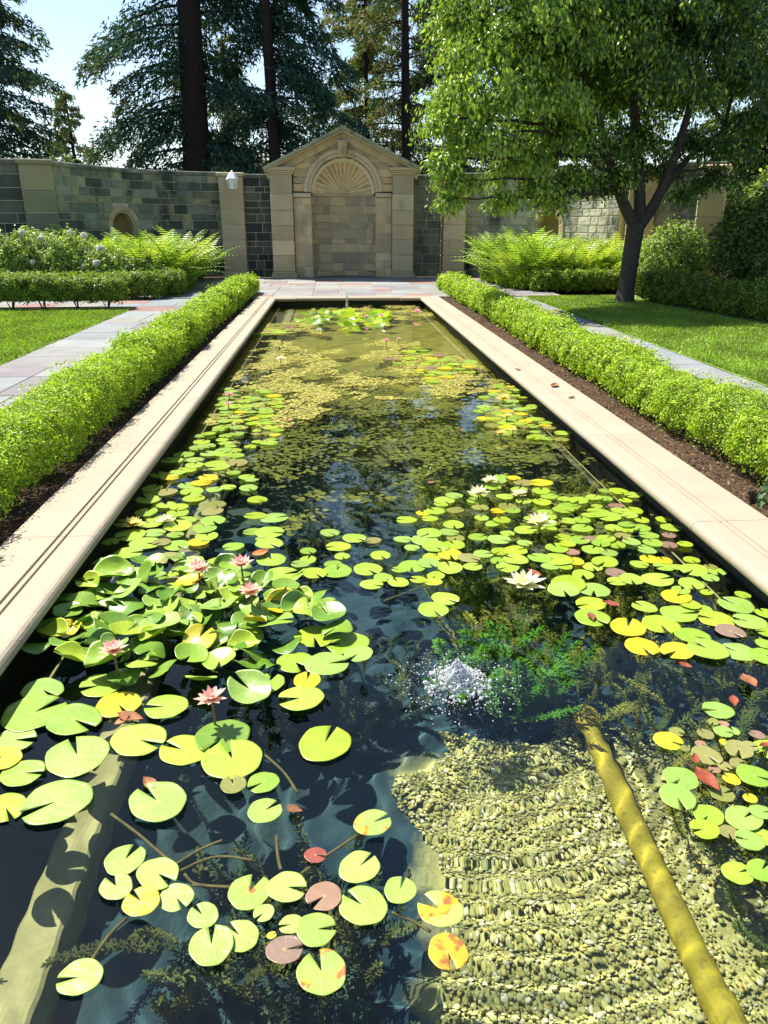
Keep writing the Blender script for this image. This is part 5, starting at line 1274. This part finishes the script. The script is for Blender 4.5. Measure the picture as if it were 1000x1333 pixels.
# ---- dead leaves on the coping, the soil and the water
def dead_leaf_mesh(seed):
    r_ = np.random.RandomState(seed); n = 8; V = []; curl = r_.uniform(.2, .6)
    for i in range(n):
        s = i/(n-1); hw = .27*math.sin(math.pi*(.01+.98*s**.8))**1.1
        for f in (-1, -.5, 0, .5, 1): V.append((s-.5, f*hw, curl*abs(f)**1.6*hw+.18*(s-.5)**2*2+.03*math.sin(6*s+f*3)))
    F = [[k*5+i, (k+1)*5+i, (k+1)*5+i+1, k*5+i+1] for k in range(n-1) for i in range(4)]
    return meshnp('dead_leaf', V, np.array(F), M['deadleaf'], smooth=True)
m, nt_, p_ = new_mat('dead_leaf'); oi = _n(nt_, 'ShaderNodeObjectInfo')
c = mixcol(nt_, ramp(nt_, noise(nt_, 40, 4), .35, .7), oi.outputs['Color'], mixcol(nt_, 1.0, oi.outputs['Color'], (.55, .5, .45), 'MULTIPLY')); nt_.links.new(c, p_.inputs['Base Color']); p_.inputs['Roughness'].default_value = .7; M['deadleaf'] = m
DL = [dead_leaf_mesh(k) for k in range(4)]; rd_ = random.Random(9)
DC = [(.30, .11, .03), (.22, .085, .03), (.36, .17, .06), (.27, .07, .025)]
def deadleaf(px, py, wpx, z, lab, grp=None, col=None, world=None):
    p = onz(px, py, z) if world is None else np.array(world); s = wpx*mpp(p) if world is None else wpx
    o = put('dead_leaf', rd_.choice(DL), None, (p[0], p[1], p[2]+.006), (rd_.gauss(0, .1), rd_.gauss(0, .1), rd_.uniform(0, 6.28)), [s]*3, col or rd_.choice(DC)); tag(o, lab, 'leaf', grp)
for q in ((722, 503, 20), (744, 518, 13), (674, 482, 9)): deadleaf(*q, 0, 'curled brown leaf lying on the tree side coping', 'leaves on the coping')
deadleaf(340, 722, 30, WZ+.02, 'large dry orange leaf floating by the pink lilies', None, (.52, .17, .03))
for q in ((975, 890, 36), (920, 1018, 44), (695, 748, 24), (795, 788, 24), (770, 805, 20), (892, 868, 18), (995, 972, 18), (905, 990, 20), (955, 915, 22)): deadleaf(*q, WZ+.012, 'rust red leaf floating by the tree side pads', 'red leaves on the water', rd_.choice([(.26, .045, .012), (.22, .05, .02), (.27, .09, .03)]))
for q in ((170, 936, 36), (160, 940, 24), (383, 1056, 24), (195, 1022, 30)): deadleaf(*q, WZ+.006, 'brown leaf floating among the open pads by the pink clump', 'brown leaves among the open pads')
for q in ((430, 488, 10), (462, 485, 9), (398, 522, 10), (376, 548, 12), (345, 575, 10), (560, 630, 14), (600, 560, 9)): deadleaf(*q, WZ+.008, 'small brown leaf on the algae mat', 'leaves on the algae')
for q in ((862, 468, 9), (870, 473, 8), (890, 489, 9), (806, 452, 8), (820, 455, 7)): deadleaf(*q, -.02, 'brown leaf at the lawn edge of the tree side path', 'leaves by the lawn edge')
for k_ in range(26):
    s_ = rd_.choice((-1, 1)); y = rd_.uniform(3.2, 9); x = rd_.uniform(-1.98, -1.82) if s_ < 0 else rd_.uniform(2.54, 2.80)
    deadleaf(0, 0, rd_.uniform(.03, .06), 0, 'dry leaf on the mulch below the '+('path side hedge' if s_ < 0 else 'bushy hedge'), 'leaves on the mulch, '+('path side' if s_ < 0 else 'tree side'), None, (x, y, -.045))
# mulch chips
r = np.random.RandomState(151); n = 16000
x = np.where(r.rand(n) < .45, r.uniform(-2.45, -1.80, n), r.uniform(2.51, 3.2, n)); y = 2.8+17.5*r.rand(n)**1.7
P = np.stack([x, y, -.05+.008*vnoise(x, y, 14)+.006*vnoise(x, y, 40, seed=9)+.006+.008*r.rand(n)], 1)
tag(put('mulch', leafmesh('mulch', P, np.tile([0, 0, 1.0], (n, 1)), .012+.022*r.rand(n), pick([(.12, .07, .04), (.07, .04, .025), (.18, .11, .065), (.05, .03, .02), (.24, .16, .10)], n, r), r, M['attr'], asp=.5, jit=.35)), 'brown bark mulch strewn under the box hedges', 'mulch', kind='stuff')
